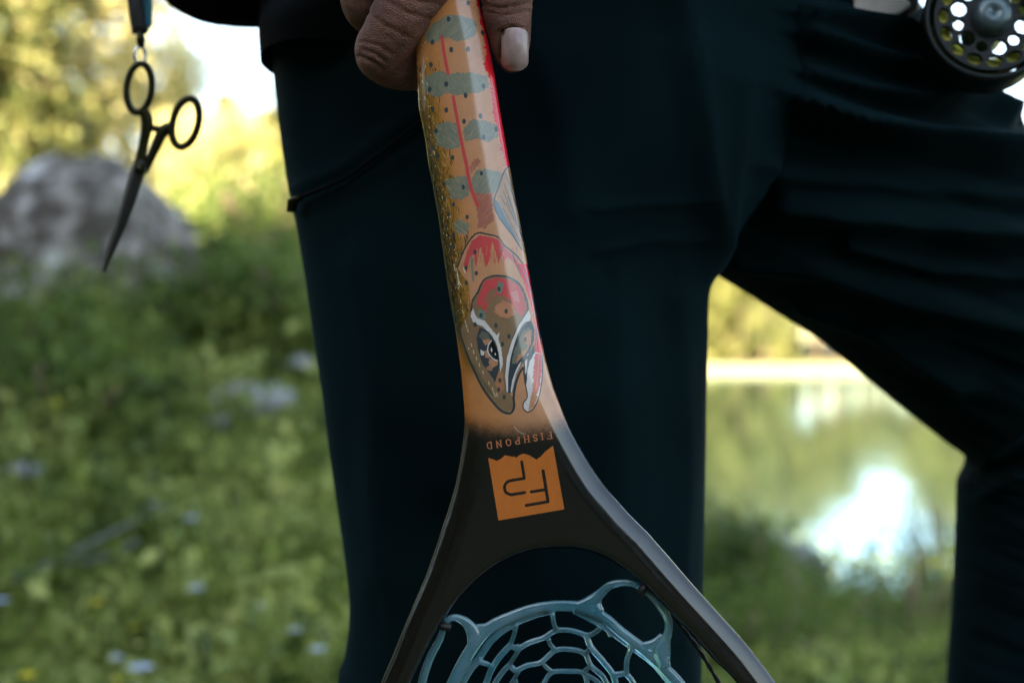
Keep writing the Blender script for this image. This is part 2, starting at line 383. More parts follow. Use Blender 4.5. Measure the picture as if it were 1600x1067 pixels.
for px, D, vi, s, lab in [
    (10, 17, 1, .62, 'darker green conifer at the left edge of the photo'), (52, 20, 3, .95, 'tall golden conifer, second from the left edge'),
    (138, 20, 3, .9, 'golden conifer left of the hanging strap'), (196, 25, 3, .85, 'tall pale golden conifer behind the hanging strap'),
    (238, 22, 2, .42, 'yellow leafy tree behind the upper forceps ring'), (272, 28, 0, .36, 'small golden conifer seen through the right forceps ring'),
    (322, 26, 2, .25, 'low yellow leafy tree right of the forceps rings'), (352, 21, 0, .22, 'small golden conifer between forceps and black jacket'),
    (392, 27, 2, .30, 'yellow leafy tree nearest the black trouser leg'), (440, 23, 0, .30, 'low golden conifer touching the edge of the black leg'),
    (100, 30, 2, .5, 'yellow leafy tree deep behind the boulder'), (-60, 18, 0, 1.0, 'golden conifer just outside the left edge'),
    (8, 26, 2, 1.15, 'tall leafy tree rising at the upper left corner'), (290, 17, 2, .20, 'knee-high yellow bushy tree beside the boulder top'),
    (370, 16, 2, .22, 'low yellow bushy tree in the sunlit gap by the leg')]:
    tree(px, D, vi, s, lab, G1)
for i, (x, D) in enumerate([(-3.5, 30), (-1, 34), (1.5, 38)]): tree(0, D, i % 2, .6, 'golden conifer on the slope hidden behind the person', 'trees behind the person', x)
for i, (x, y, q) in enumerate([(-7, 5, 1.0), (-8.5, 1.5, 1.15), (-6.5, -1.5, 1.0), (-9, -5, 1.2), (-6, -8, 1.1), (-11, 4, 1.25), (-10, 9, .9)]): tree(0, y, 1, q, 'unseen conifer added left of the camera to block the sky light', 'unseen trees added to block the left sky', x)  # unseen conifers added to darken the left side of handle and leg
for i, (x, D, vi, q) in enumerate([(-9.5, 17, 0, .7), (-12, 22, 2, 1.1), (-13, 18, 3, .9), (-16, 24, 0, 1.0), (-18, 19, 3, 1.1), (-15, 30, 1, 1.1)]): tree(0, D, vi, q, 'golden tree on the slope beyond the left edge of the photo', 'trees beyond the left edge', x)
random.seed(5)
for row, (D0, s0) in enumerate([(86, .62), (91, .8), (97, .95)]):
    for i in range(34):
        x = -2+i*1.55+random.uniform(-.5, .5); px = x/D0*F+800
        s = (.66+.56*min(1, max(0, abs(px-1370)-40)/110))*random.uniform(.95, 1.05)*(1, 1.03, 1.07)[row]
        if px > 1600: s *= 1.1
        tree(0, D0+random.uniform(-1.5, 1.5), (4 if 1200 < px < 1600 else random.choice([0, 1, 0, 1, 4])), s*(1.08 if 1200 < px < 1600 else 1), 'golden-green tree in the row on the far lake shore', 'trees on the far lake shore', x)

# rocks --------------------------------------------------------------
def rock(name, c, dims, label, m=None, seed=0, catg='rock', sub=4, amp=.22, group=None, flat=None):
    bm = bmesh.new(); bmesh.ops.create_icosphere(bm, subdivisions=sub, radius=1)
    for v in bm.verts:
        q = v.co*1.1+Vector((seed*3.1, seed, -seed))
        d = 1+amp*2*(mnoise.noise(q))+amp*.9*mnoise.noise(q*2.7)+amp*.35*mnoise.noise(q*7)
        # flattish fracture faces
        for k in range(7):
            nv = Vector((math.sin(k*2.1+seed), math.cos(k*1.7+seed*2), math.sin(k*.9+seed*1.3)+.2)).normalized()
            pr = v.co.dot(nv)*d
            if pr > .86: d *= 1-(pr-.86)*.6
        v.co = Vector((v.co.x*dims[0], v.co.y*dims[1], v.co.z*dims[2]))*d
    me = bpy.data.meshes.new(name); bm.to_mesh(me); bm.free()
    for p in me.polygons: p.use_smooth = sub > 3
    o = link(name, me, m or M_rock, None, label, catg, group); o.location = c; return o
x, y = at(122, 5.7); rock('boulder', (x, y, 1.05), (.48, .38, .52), 'big grey granite boulder with pale lichen on the left bank, behind the forceps', seed=14, catg='boulder', sub=5, amp=.15)
x, y = at(248, 5.3); rock('boulder', (x, y, .93), (.17, .18, .27), 'smaller grey rock against the right foot of the big boulder', seed=5, catg='boulder')
for px, py, r, lab, sd_ in [(205, 590, .10, 'pale flat stone in the grass below the forceps', 1), (402, 622, .13, 'wide pale stone in the grass nearest the leg', 3),
                       (345, 650, .05, 'small pale stone left of the wide pale stone', 4), (470, 560, .05, 'small tan stone at the leg edge', 6),
                       (212, 1052, .025, 'bluish pebble at the bottom edge of the photo', 7), (40, 725, .05, 'pale stone at the left edge in the grass', 8),
                       (230, 740, .035, 'small grey stone in the middle of the left bank', 9)]:
    # march down the view line to the ground
    D = 1.5
    while D < 20:
        p = P(px, py, D)
        if p.z < float(hgt(p.x, p.y))+.13: break
        D += .02
    rock('stone', (p.x, p.y, p.z-.02), (r*1.1, r, r*.6), lab, M_stone, sd_, 'stone', 2, .2, 'stones lying in the grass')
for px, D, zz, r, lab, sd_ in [(1140, 8.6, -.55, .36, 'grey rock on the near lake shore by the standing leg', 11), (1230, 9.4, -.72, .26, 'low grey rock at the water edge', 12),
                        (1120, 3.0, -.2, .12, 'rock in the grass under the net hoop', 13)]:
    x, y = at(px, D); rock('shore_rock', (x, y, zz), (r*1.2, r, r*.7), lab, M_stone, sd_, 'rock', 3)
rock('foothold_rock', (.42, 1.12, .12), (.30, .28, .27), 'grey rock under the boot of the bent leg', seed=9)
# flowers
def flower(px, py, m, r, lab, grp):
    D = 1.5
    while D < 20:
        p = P(px, py, D)
        if p.z < float(hgt(p.x, p.y))+.26: break
        D += .02
    z0 = float(hgt(p.x, p.y)); e = empty('flower', (p.x, p.y, z0), lab, 'flower', grp)
    mb = MB(); h = p.z-z0
    mb.tube([(0, 0, 0), (.005, 0, h*.5), (0, 0, h)], .0012, 5)
    link('stem', mb.mesh('stem'), M_shrub, e)
    mb = MB()
    for k in range(7):
        th = k*6.283/7; c, s = math.cos(th), math.sin(th)
        mb.add([(0, 0, h), (r*.6*c-r*.3*s, r*.6*s+r*.3*c-.3*r, h+r*.3), (r*c, r*s-.5*r, h+r*.25), (r*.6*c+r*.3*s, r*.6*s-r*.3*c-.3*r, h+r*.3)], [(0, 1, 2, 3)])
    mb.ball((0, 0, h+r*.12), r*.28, 8)
    link('petals', mb.mesh('petals'), m, e)
for px, py, r, lab in [(88, 632, .026, 'yellow flower at the left, level with the lake shore'), (152, 942, .015, 'small yellow flower low on the left bank'),
                       (45, 1056, .018, 'yellow flower in the bottom left corner'), (192, 1062, .016, 'yellow flower on the bottom edge'), (210, 980, .009, 'tiny yellow flower above the bottom edge')]:
    flower(px, py, M_flower, r, lab, 'yellow flowers')
for px, py, r, lab in [(300, 812, .020, 'pale blue flower in the middle of the left bank'), (308, 920, .020, 'white flower low on the left bank'), (222, 1045, .024, 'pale blue flower near the bottom edge'),
                       (405, 948, .013, 'small pale flower left of the leg'), (462, 985, .013, 'pale flower close to the leg'), (240, 788, .012, 'small white flower in the grass'),
                       (184, 1028, .013, 'cream flower near the bottom edge'), (498, 1015, .015, 'pale lilac flower beside the leg at the bottom'), (2, 940, .02, 'white flower cut by the left edge')]:
    flower(px, py, M_wflower, r, lab, 'pale flowers')
mb = MB(); q = [P(10, 985, 2.9), P(90, 920, 3.0), P(170, 860, 3.15), P(262, 790, 3.35)]
for v in q: v.z = max(v.z, float(hgt(v.x, v.y))+.2)
mb.tube(cat(q, 5), [.009-.0003*i for i in range(16)], 7)
mb.tube(cat([q[1], P(140, 900, 3.0)+Vector((0, 0, .03)), P(215, 880, 3.1)+Vector((0, 0, .05))], 4), .006, 5)
link('fallen_branch', mb.mesh('fallen_branch'), M_twig, None, 'grey dead branch lying slantwise in the grass at the left', 'branch')

# ------------------------------------------------------------------ trousers
person = empty('person', (0, .87, 0), 'person in dark trousers and black jacket holding the net, one knee raised', 'person')
def lerpt(tab, t): 
    a = np.array(tab, float); return [np.interp(t, a[:, 0], a[:, k]) for k in range(1, a.shape[1])]
def smooth_tab(tab, n):
    a = np.array(tab, float); pts = cat([Vector(r[:3]) for r in a], n); rest = cat([Vector((*r[3:], 0, 0)[:3]) for r in a], n)
    return [tuple(p)+tuple(q) for p, q in zip(pts, rest)]
def seg_dist(px, py, line):
    """distance in photo pixels to a polyline"""
    best = 1e9
    for (x0, y0), (x1, y1) in zip(line[:-1], line[1:]):
        dx, dy = x1-x0, y1-y0; t = max(0, min(1, ((px-x0)*dx+(py-y0)*dy)/(dx*dx+dy*dy+1e-9)))
        d = math.hypot(px-x0-t*dx, py-y0-t*dy)
        if d < best: best = d; bt = t
    return best
def seg_sd(X, Y, line):
    best = np.full(X.shape, 1e9); sgn = np.zeros(X.shape)
    for (x0, y0), (x1, y1) in zip(line[:-1], line[1:]):
        dx, dy = x1-x0, y1-y0; t = np.clip(((X-x0)*dx+(Y-y0)*dy)/(dx*dx+dy*dy+1e-9), 0, 1)
        ex, ey = X-x0-t*dx, Y-y0-t*dy; d = np.hypot(ex, ey); k = d < best
        best = np.where(k, d, best); sgn = np.where(k, np.sign(dx*ey-dy*ex), sgn)
    return best, sgn
def pxy(V):
    D = V[:, 1]; return V[:, 0]/D*F+800, 533.5-(V[:, 2]-CAMZ)/D*F
FOLDS = [ # polyline, height (m), width px
 ([(1040, -60), (1070, 60), (1092, 200), (1105, 330), (1118, 420)], .0075, 20),
 ([(1160, 130), (1150, 230), (1130, 330), (1112, 420)], .004, 16),
 ([(830, 60), (880, 200), (890, 330)], .003, 30), ([(930, 330), (1000, 322), (1100, 318)], .0016, 7), ([(940, 395), (1020, 378), (1095, 380)], .0016, 7),
 ([(960, 500), (970, 700), (960, 900)], .004, 40), ([(1060, 470), (1070, 700), (1060, 1000)], .003, 20), ([(560, 420), (590, 600), (600, 900)], .004, 35),
 ([(455, 300), (540, 262), (600, 215), (670, 170)], .0018, 9), ([(470, 332), (560, 288), (640, 240)], .0012, 8), ([(700, 540), (690, 760)], .003, 30),
 ([(1262, 30), (1320, 45), (1390, 61), (1460, 104), (1490, 140)], .008, 14), ([(1262, 64), (1342, 93), (1415, 117), (1480, 150)], .009, 13),
 ([(1262, 122), (1342, 151), (1439, 171), (1530, 175), (1570, 190)], .008, 11), ([(1255, 165), (1342, 202), (1439, 229), (1537, 249), (1640, 268)], .013, 17),
 ([(1230, 322), (1347, 340), (1471, 361), (1620, 382)], .008, 18), ([(1210, 270), (1330, 282), (1450, 300), (1600, 320)], .004, 15),
 ([(1170, 400), (1300, 420), (1450, 470), (1600, 520)], .006, 18), ([(1260, 480), (1380, 520), (1500, 600)], .005, 16), ([(1330, 380), (1460, 420), (1620, 440)], .005, 12),
 ([(1535, 728), (1570, 690), (1640, 640)], .004, 14), ([(1530, 780), (1600, 740)], .003, 14)]
def apply_folds(V, nrmfn, folds=FOLDS, drag=0):
    X, Y = pxy(V); dep = np.zeros(len(V))
    for ln, h, wd in folds:
        d, s = seg_sd(X, Y, ln)
        # steep below the crest, gentle above, as hanging cloth
        wdd = np.where(s > 0, wd*.95, wd*1.5)
        dep += h*(2.5 if ln[0][0] >= 1165 else 1.5)*np.exp(-(np.sqrt(d*d+4)/wdd)**1.45)
    n = np.array([mnoise.fractal(Vector((v[0]*9, v[1]*9, v[2]*5)), 1.0, 2.0, 3) for v in V])
    dep += .0035*n
    if drag:
        dep += drag*np.array([mnoise.fractal(Vector(((a*.93+b*.37)/300, (b*.93-a*.37)/34, 3.3)), 1., 2., 3) for a, b in zip(X, Y)])
    dep *= sm(-.1, .75, -nrmfn[:, 1])   # the outline stays clean, the folds lie on the front
    return V+nrmfn*dep[:, None]
def loft(rings, seg=96):
    """rings: (left point, right point, half depth, squareness); returns verts, faces, outward normals"""
    V = []; Nn = []
    for a, b, dr in rings:
        a = Vector(a); b = Vector(b); c = (a+b)/2; u = (b-a)/2; ul = u.length
        for k in range(seg):
            th = 2*math.pi*k/seg
            V.append(c+u*math.cos(th)+Vector((0, 1, 0))*dr*math.sin(th))
            nn = u.normalized()*math.cos(th)*dr+Vector((0, 1, 0))*math.sin(th)*ul; Nn.append(nn.normalized())
    V = np.array([list(v) for v in V]); Nn = np.array([list(v) for v in Nn]); n = len(rings)
    Fa = [(i*seg+k, i*seg+(k+1) % seg, (i+1)*seg+(k+1) % seg, (i+1)*seg+k) for i in range(n-1) for k in range(seg)]
    return V, Fa, Nn
def densify(tab, step=6):
    """tab rows: lx, ly, rx, ry, D, depth radius -> rings"""
    a = [Vector((r[0], r[1], 0)) for r in tab]; b = [Vector((r[2], r[3], 0)) for r in tab]; c = [Vector((r[4], r[5], 0)) for r in tab]
    n = step; A = cat(a, n); B = cat(b, n); C = cat(c, n)
    return [(P(p.x, p.y, q.x), P(r.x, r.y, q.x), q.y) for p, r, q in zip(A, B, C)]
stand = densify([
 (415, -420, 1290, -420, .93, .125), (418, -200, 1285, -200, .92, .125), (424, 0, 1268, 0, .905, .125), (428, 90, 1262, 90, .90, .12), (433, 150, 1258, 150, .895, .118), (444, 240, 1228, 240, .89, .113),
 (456, 310, 1190, 310, .885, .108), (468, 370, 1148, 370, .882, .105), (480, 440, 1110, 440, .88, .102), (494, 540, 1104, 540, .88, .10), (506, 620, 1102, 620, .88, .10), (516, 700, 1100, 700, .88, .098),
 (530, 800, 1098, 800, .88, .095), (544, 900, 1096, 900, .88, .092), (547, 960, 1095, 960, .88, .09), (540, 1020, 1094, 1020, .88, .088), (530, 1080, 1093, 1080, .88, .087), (560, 1300, 1070, 1300, .88, .08),
 (590, 1600, 1040, 1600, .89, .075), (600, 1900, 1020, 1900, .90, .075), (615, 2200, 1000, 2200, .91, .07), (620, 2480, 1000, 2480, .91, .07)], 13)
V1, F1, N1 = loft(stand, 190); V1 = apply_folds(V1, N1)
bent = densify([
 (930, 260, 1240, -200, .93, .10), (1030, 362, 1340, -110, .945, .10), (1118, 426, 1424, 8, .96, .10), (1172, 460, 1466, 78, .965, .10), (1230, 497, 1514, 146, .975, .10), (1282, 530, 1562, 178, .985, .10),
 (1332, 570, 1604, 226, .99, .098), (1380, 610, 1650, 270, 1.0, .096), (1432, 652, 1700, 325, 1.01, .094), (1482, 692, 1760, 400, 1.02, .09), (1516, 718, 1812, 490, 1.03, .088), (1514, 738, 1838, 600, 1.035, .085), (1503, 756, 1846, 700, 1.04, .083),
 (1501, 800, 1842, 790, 1.04, .08), (1498, 860, 1835, 860, 1.04, .078), (1493, 960, 1822, 960, 1.04, .075), (1486, 1067, 1805, 1067, 1.04, .073), (1490, 1200, 1790, 1200, 1.045, .07), (1510, 1400, 1770, 1400, 1.05, .065)], 15)
V2, F2, N2 = loft(bent, 190); V2 = apply_folds(V2, N2, drag=.0045)
Vt = np.concatenate([V1, V2]); Ft = [tuple(f) for f in F1]+[tuple(i+len(V1) for i in f) for f in F2]
me = bpy.data.meshes.new('trousers'); me.from_pydata(Vt.tolist(), [], Ft); me.update()
for p in me.polygons: p.use_smooth = True
trousers = child('trousers', me, M_cloth, person)
# pocket zip on the outer thigh, with its pull hanging over the edge
def front_D(px, py, V):
    X, Y = pxy(V); k = np.hypot(X-px, Y-py); idx = np.where(k < 14)[0]
    return V[idx, 1].min() if len(idx) else .9
mb = MB(); zl = []
for p in cat([(458, 312, 0), (500, 296, 0), (545, 275, 0), (600, 235, 0), (650, 196, 0), (692, 160, 0)], 6):
    zl.append(P(p.x, p.y, front_D(p.x, p.y, V1)-.0015))
mb.tube(zl, .0013, 6)
zp = child('pocket_zip', mb.mesh('pocket_zip'), M_jacket, trousers)
mb = MB(); d0 = front_D(470, 318, V1)
mb.tube([P(470, 308, d0-.002), P(458, 314, d0), P(455, 330, d0+.004)], [.0035, .0042, .003], 8, flat=.5)
child('zip_pull', mb.mesh('zip_pull'), M_steel, trousers)

# jacket (above the frame except its hem) and boots
jk = densify([(414, 108, 640, 118, .90, .10), (413, 60, 720, 60, .91, .12), (408, 20, 1180, -60, .93, .135), (380, -60, 1290, -100, .94, .14), (380, -300, 1300, -300, .94, .145), (360, -700, 1290, -700, .95, .14),
  (330, -1050, 1300, -1050, .95, .13), (420, -1250, 1200, -1250, .95, .11), (640, -1360, 1020, -1360, .95, .07)], 6)
V3, F3, N3 = loft(jk, 64)
X3, Y3 = pxy(V3); nz = np.array([mnoise.fractal(Vector((v[0]*8, v[1]*8, v[2]*8)), 1., 2., 3) for v in V3]); V3 = V3+N3*(nz*.006)[:, None]
jb = MB(); jb.add(V3.tolist(), F3)
# side lobe of the hem at the upper left, then both sleeves
jb.tube(cat([P(470, -60, .93), P(400, -30, .92), P(345, -28, .91), P(296, -40, .905), P(262, -80, .90)], 5), [.045, .042, .038, .036, .033, .031, .030, .029, .0285, .028, .028, .0275, .027, .026, .025, .024, .022, .021, .02, .018, .012][:21], 16)
for pts in [[P(420, -1120, .95), P(330, -900, .85), P(330, -600, .74), P(520, -420, .70), P(610, -330, .70)], [P(1230, -1120, .95), P(1420, -900, .9), P(1560, -600, .86), P(1640, -330, .84), P(1670, -250, .84)]]:
    cp = cat(pts, 6); jb.tube(cp, [.062-.026*i/(len(cp)-1) for i in range(len(cp))], 20)
child('jacket', jb.mesh('jacket'), M_jacket, person)
def boot(c, rot):
    mb = MB(); R = lambda x, y, z: (c[0]+x*math.cos(rot)-y*math.sin(rot), c[1]+x*math.sin(rot)+y*math.cos(rot), c[2]+z)
    mb.tube([R(0, .03, .20), R(0, .03, .10), R(0, .0, .05), R(0, -.1, .045), R(0, -.19, .035), R(0, -.22, .03)], [.055, .052, .052, .048, .042, .02], 16)
    up = mb.mesh('boot'); mb = MB()
    V = [R(sx*x, y, z) for z in (-.01, .012) for x, y in ((.035, .07), (.045, 0), (.05, -.12), (.035, -.22)) for sx in (-1, 1)]
    mb.add(V, [(0, 2, 10, 8), (2, 4, 12, 10), (4, 6, 14, 12), (1, 9, 11, 3), (3, 11, 13, 5), (5, 13, 15, 7), (0, 8, 9, 1), (6, 7, 15, 14), (8, 10, 11, 9), (10, 12, 13, 11), (12, 14, 15, 13), (0, 1, 3, 2), (2, 3, 5, 4), (4, 5, 7, 6)])
    b = child('boot', up, M_boot, person); child('sole', mb.mesh('sole', False), M_black, b)
boot((.005, .89, .03), 0); boot((.43, 1.05, .37), .5)

# ------------------------------------------------------------------ body: hand, arms, neck, head
hb = MB()
def chain(pts, rad, n=6):
    """tapered limb through (px, py, D) points, radii in photo pixels at D .7"""
    pp = [P(*p) for p in pts]; c = cat(pp, n); k = np.linspace(0, len(rad)-1, len(c)); rr = np.interp(k, np.arange(len(rad)), rad)*.7/F
    hb.tube(c, list(rr), 18)
    for q, r in ((c[0], rr[0]), (c[-1], rr[-1])): hb.ball(q, r*.995, 16)
DH = .700
# index finger: side of the proximal phalanx, bent knuckle at lower left, rest folded behind the handle
chain([(742, -160, DH-.004), (680, -60, DH-.006), (634, 15, DH-.004), (606, 66, DH+.004)], [58, 56, 50, 47])
chain([(606, 66, DH+.004), (598, 84, DH+.008), (622, 100, DH+.018), (668, 104, DH+.030), (735, 95, DH+.034)], [47, 45, 42, 38, 30])
chain([(668, -40, DH+.004), (648, 50, DH+.010), (640, 90, DH+.016)], [48, 46, 44])
# middle, ring and little fingers higher up behind
chain([(690, -150, DH+.010), (598, -60, DH+.014), (574, 8, DH+.022), (640, 40, DH+.044), (720, 40, DH+.044)], [52, 46, 41, 38, 32])
chain([(660, -240, DH+.012), (585, -140, DH+.018), (568, -70, DH+.030), (640, -50, DH+.046), (710, -50, DH+.044)], [48, 42, 38, 35, 30])
chain([(630, -320, DH+.014), (580, -230, DH+.022), (570, -160, DH+.032), (630, -140, DH+.044), (690, -140, DH+.042)], [44, 38, 34, 31, 27])
# thumb down the right side of the handle
chain([(760, -260, DH-.006), (800, -150, DH-.006), (795, -40, DH-.004), (792, 12, DH-.002), (796, 52, DH), (798, 82, DH+.002), (800, 91, DH+.002)], [56, 48, 41, 40, 34.5, 29, 24])
# palm and wrist
chain([(700, -160, DH-.012), (705, -280, DH-.010), (660, -400, DH), (560, -520, DH+.005), (420, -640, DH+.03)], [78, 84, 70, 62, 74])
chain([(640, -180, DH+.004), (640, -300, DH+.0)], [60, 66]); chain([(760, -200, DH-.012), (720, -320, DH-.006)], [62, 66])
hand = remesh(hb.mesh('hand'), .0011, 7, .6)
# creases and knuckle folds pressed into the mesh
n = len(hand.vertices); co = np.empty(n*3); hand.vertices.foreach_get('co', co); co = co.reshape(-1, 3)
nr = np.empty(n*3); hand.vertices.foreach_get('normal', nr); nr = nr.reshape(-1, 3)
X, Y = pxy(co); dsp = np.zeros(n); near = nr[:, 1] < .3
for ln, h, wd in [([(566, 78), (585, 84), (602, 96)], .0006, 3), ([(560, 88), (580, 96), (596, 108)], .0007, 3), ([(563, 66), (590, 70), (612, 84)], .0004, 3),
                  ([(752, 8), (780, 14), (828, 6)], .0006, 3), ([(756, 18), (785, 25), (826, 18)], .0004, 3), ([(755, -6), (785, -2), (830, -10)], .0005, 3),
                  ([(782, 50), (781, 80), (788, 104), (802, 114)], .0010, 2.8), ([(783, 48), (800, 43), (824, 47)], .0007, 2.8), ([(575, 20), (600, 40), (640, 60)], .0004, 4),
                  ([(600, 0), (640, 22), (675, 32)], .0005, 4), ([(590, -20), (640, 0), (685, 8)], .0005, 4)]:
    d, s = seg_sd(X, Y, ln); dsp -= 1.8*h*np.exp(-(d/wd)**2)*near
dsp += np.array([mnoise.fractal(Vector(v*90), 1., 2., 3) for v in map(Vector, co.tolist())])*.0005
co = co+nr*dsp[:, None]; hand.vertices.foreach_set('co', co.ravel()); hand.update()
# rest of the body, hidden by the clothes; joined with the hand into one mesh
bb = MB()
bb.tube(cat([P(440, -620, .735), P(345, -800, .80), P(420, -1080, .95)], 6), [.04]*6+[.045]*7, 16)
bb.tube(cat([P(1660, -240, .84), P(1560, -600, .86), P(1400, -900, .9), P(1200, -1090, .95)], 5), [.034]*5+[.04]*11, 16)
bb.ball(P(1670, -215, .84), .042, 16, (.8, 1, 1.2))
for k in range(4): bb.tube(cat([P(1640+k*24, -190, .825), P(1636+k*24, -150, .815), P(1640+k*22, -135, .84)], 4), [.010]*8+[.008], 10)
bb.tube(cat([P(1630, -215, .83), P(1605, -180, .82), P(1600, -150, .82)], 4), [.012]*8+[.009], 10)
bb.tube(cat([P(830, -300, .94), P(830, -1000, .95), P(830, -1280, .95), P(830, -1400, .94), P(830, -1480, .93)], 6), [.11, .12, .13, .14, .14, .15, .16, .16, .15, .14, .13, .12, .12, .11, .10, .085, .07, .06, .058, .056, .056, .056, .058, .06, .06], 20)
hc = P(830, -1640, .92); bb.ball(hc, .1, 24, (.78, .95, 1.18)); bb.ball(hc+Vector((0, -.085, -.02)), .018, 10, (.8, 1.2, 1.6))
for s in (-1, 1): bb.ball(hc+Vector((s*.078, .0, -.01)), .028, 10, (.35, .8, 1.1))
body_r = remesh(bb.mesh('body'), .012, 3)
bm = bmesh.new(); bm.from_mesh(hand); bm.from_mesh(body_r); bodym = bpy.data.meshes.new('body'); bm.to_mesh(bodym); bm.free()
for p in bodym.polygons: p.use_smooth = True
body = child('body', bodym, M_skin, person)
mb = MB(); mb.ball(hc+Vector((0, .02, .03)), .108, 24, (.82, .92, 1.1)); child('hair', remesh(mb.mesh('hair'), .008, 2), mat('hair', (.02, .015, .01), .7), person)
# thumb nail: a curved plate set in the thumb
V = []; nu, nv = 16, 22
for j in range(nv+1):
    t = j/nv; py = 47+t*64
    half = 20.5*(1-max(0, (abs(t-.42)-.30)/.62)**2.2); cx = 804+.5*math.sin(t*3)
    if t > .8: half *= math.sqrt(max(0.02, 1-((t-.8)/.215)**2))
    if t < .12: half *= .78+.22*math.sqrt(t/.12)
    for i in range(nu+1):
        u = i/nu*2-1
        V.append(P(cx+u*half*.98, py-3*(1-u*u)*(1 if t < .1 else 0), DH-.0126+.0050*(u*half/20)**2+.0032*(t-.25)**2*4+(.0008 if t > .9 else 0)))
Fa = [(j*(nu+1)+i, j*(nu+1)+i+1, (j+1)*(nu+1)+i+1, (j+1)*(nu+1)+i) for j in range(nv) for i in range(nu)]
me = bpy.data.meshes.new('thumbnail'); me.from_pydata([tuple(v) for v in V], [], Fa); me.update()
for p in me.polygons: p.use_smooth = True
nail = child('thumbnail', me, M_nail, body)
sd_ = nail.modifiers.new('thick', 'SOLIDIFY'); sd_.thickness = .0010; sd_.offset = 0
exec_hand_done = True

# ------------------------------------------------------------------ landing net: the painted handle print, drawn in code
TX0, TY0, TS = 630, -20, 4; TW, TH = 270*TS, 860*TS
IM = np.zeros((TH, TW, 3)); gy, gx = np.mgrid[0:TH, 0:TW]; GX = TX0+(gx+.5)/TS; GY = TY0+(gy+.5)/TS
Ltab = np.array([(-260, 592), (-200, 604), (-100, 628), (0, 642), (60, 649), (127, 651.6), (170, 654), (219, 664), (258, 669), (287, 675), (343, 685), (409, 694), (439, 698), (465, 702), (514, 711), (577, 720), (634, 725), (658, 726), (682, 724), (723, 718), (764, 710), (806, 697)], float)
Rtab = np.array([(-260, 688), (-200, 702), (-100, 725), (0, 748), (49, 760), (107, 771), (171, 781), (258, 796), (292, 802), (345, 812), (399, 822), (439, 829), (458, 833), (505, 841), (560, 852), (604, 864), (651, 882), (678, 895), (719, 917), (754, 940), (800, 980)], float)
Lf = lambda y: np.interp(y, Ltab[:, 0], Ltab[:, 1]); Rf = lambda y: np.interp(y, Rtab[:, 0], Rtab[:, 1])
def col(*c): return np.array(c, float)/255
def blur1(a, k, ax):
    c = np.cumsum(np.concatenate([np.repeat(np.take(a, [0], ax), k, ax), a, np.repeat(np.take(a, [-1], ax), k, ax)], ax), ax)
    return (np.take(c, range(2*k, c.shape[ax]), ax)-np.take(c, range(0, c.shape[ax]-2*k), ax))/(2*k)
def noise2(scale, seed=0, sx=1.):
    r = np.random.default_rng(seed); h, w_ = int(TH/scale)+3, int(TW/scale/sx)+3; g = r.random((h, w_))
    y = np.arange(TH)/scale; x = np.arange(TW)/scale/sx; yi = y.astype(int); xi = x.astype(int); fy = (y-yi)[:, None]; fx = (x-xi)[None]
    fy = fy*fy*(3-2*fy); fx = fx*fx*(3-2*fx)
    return (g[yi][:, xi]*(1-fy)*(1-fx)+g[yi+1][:, xi]*fy*(1-fx)+g[yi][:, xi+1]*(1-fy)*fx+g[yi+1][:, xi+1]*fy*fx)
NZ1 = noise2(30, 1); NZ2 = noise2(7, 2); NZ3 = noise2(3, 3); NZW = (noise2(10, 5)-.5); NZV = (noise2(10, 6)-.5); GR = np.random.default_rng(9).random((TH, TW))
def put(mask, c, a=1.0):
    m = (mask*a)[..., None]; IM[:] = IM*(1-m)+c*m
def sub(x0, y0, x1, y1):
    a, b = max(0, int((x0-TX0)*TS)), min(TW, int((x1-TX0)*TS)+1); c, d = max(0, int((y0-TY0)*TS)), min(TH, int((y1-TY0)*TS)+1)
    return slice(c, d), slice(a, b)
def poly(pts, c, a=1.0, rough=0.0):
    pts = np.array(pts, float); x0, y0 = pts.min(0)-3; x1, y1 = pts.max(0)+3; S = sub(x0, y0, x1, y1)
    X = GX[S]+NZW[S]*rough*3; Y = GY[S]+NZV[S]*rough*3; ins = np.zeros(X.shape, bool)
    for i in range(len(pts)):
        xa, ya = pts[i]; xb, yb = pts[(i+1) % len(pts)]
        if ya == yb: continue
        ins ^= ((ya > Y) != (yb > Y)) & (X < (xb-xa)*(Y-ya)/(yb-ya)+xa)
    m = (ins*a)[..., None]; IM[S] = IM[S]*(1-m)+c*m; return S, ins
def stroke(pts, wd, c, a=1.0, smooth=True, rough=0.0, taper=False):
    if smooth and len(pts) > 2: pts = [(p.x, p.y) for p in cat([(x, y, 0) for x, y in pts], 6)]
    A = np.array(pts, float); x0, y0 = A.min(0)-wd-3; x1, y1 = A.max(0)+wd+3; S = sub(x0, y0, x1, y1)
    X = GX[S]+NZW[S]*rough*2; Y = GY[S]+NZV[S]*rough*2; v = np.full(X.shape, -9.)
    n = len(A)-1
    for i in range(n):
        (xa, ya), (xb, yb) = A[i], A[i+1]; dx, dy = xb-xa, yb-ya
        t = np.clip(((X-xa)*dx+(Y-ya)*dy)/(dx*dx+dy*dy+1e-9), 0, 1)
        ww = wd/2*(1-(i+t)/n*.85) if taper else wd/2
        v = np.maximum(v, ww-np.hypot(X-xa-t*dx, Y-ya-t*dy))
    m = (np.clip(v*TS*.8+.5, 0, 1)*a)[..., None]; IM[S] = IM[S]*(1-m)+c*m
rs = random.Random(11)
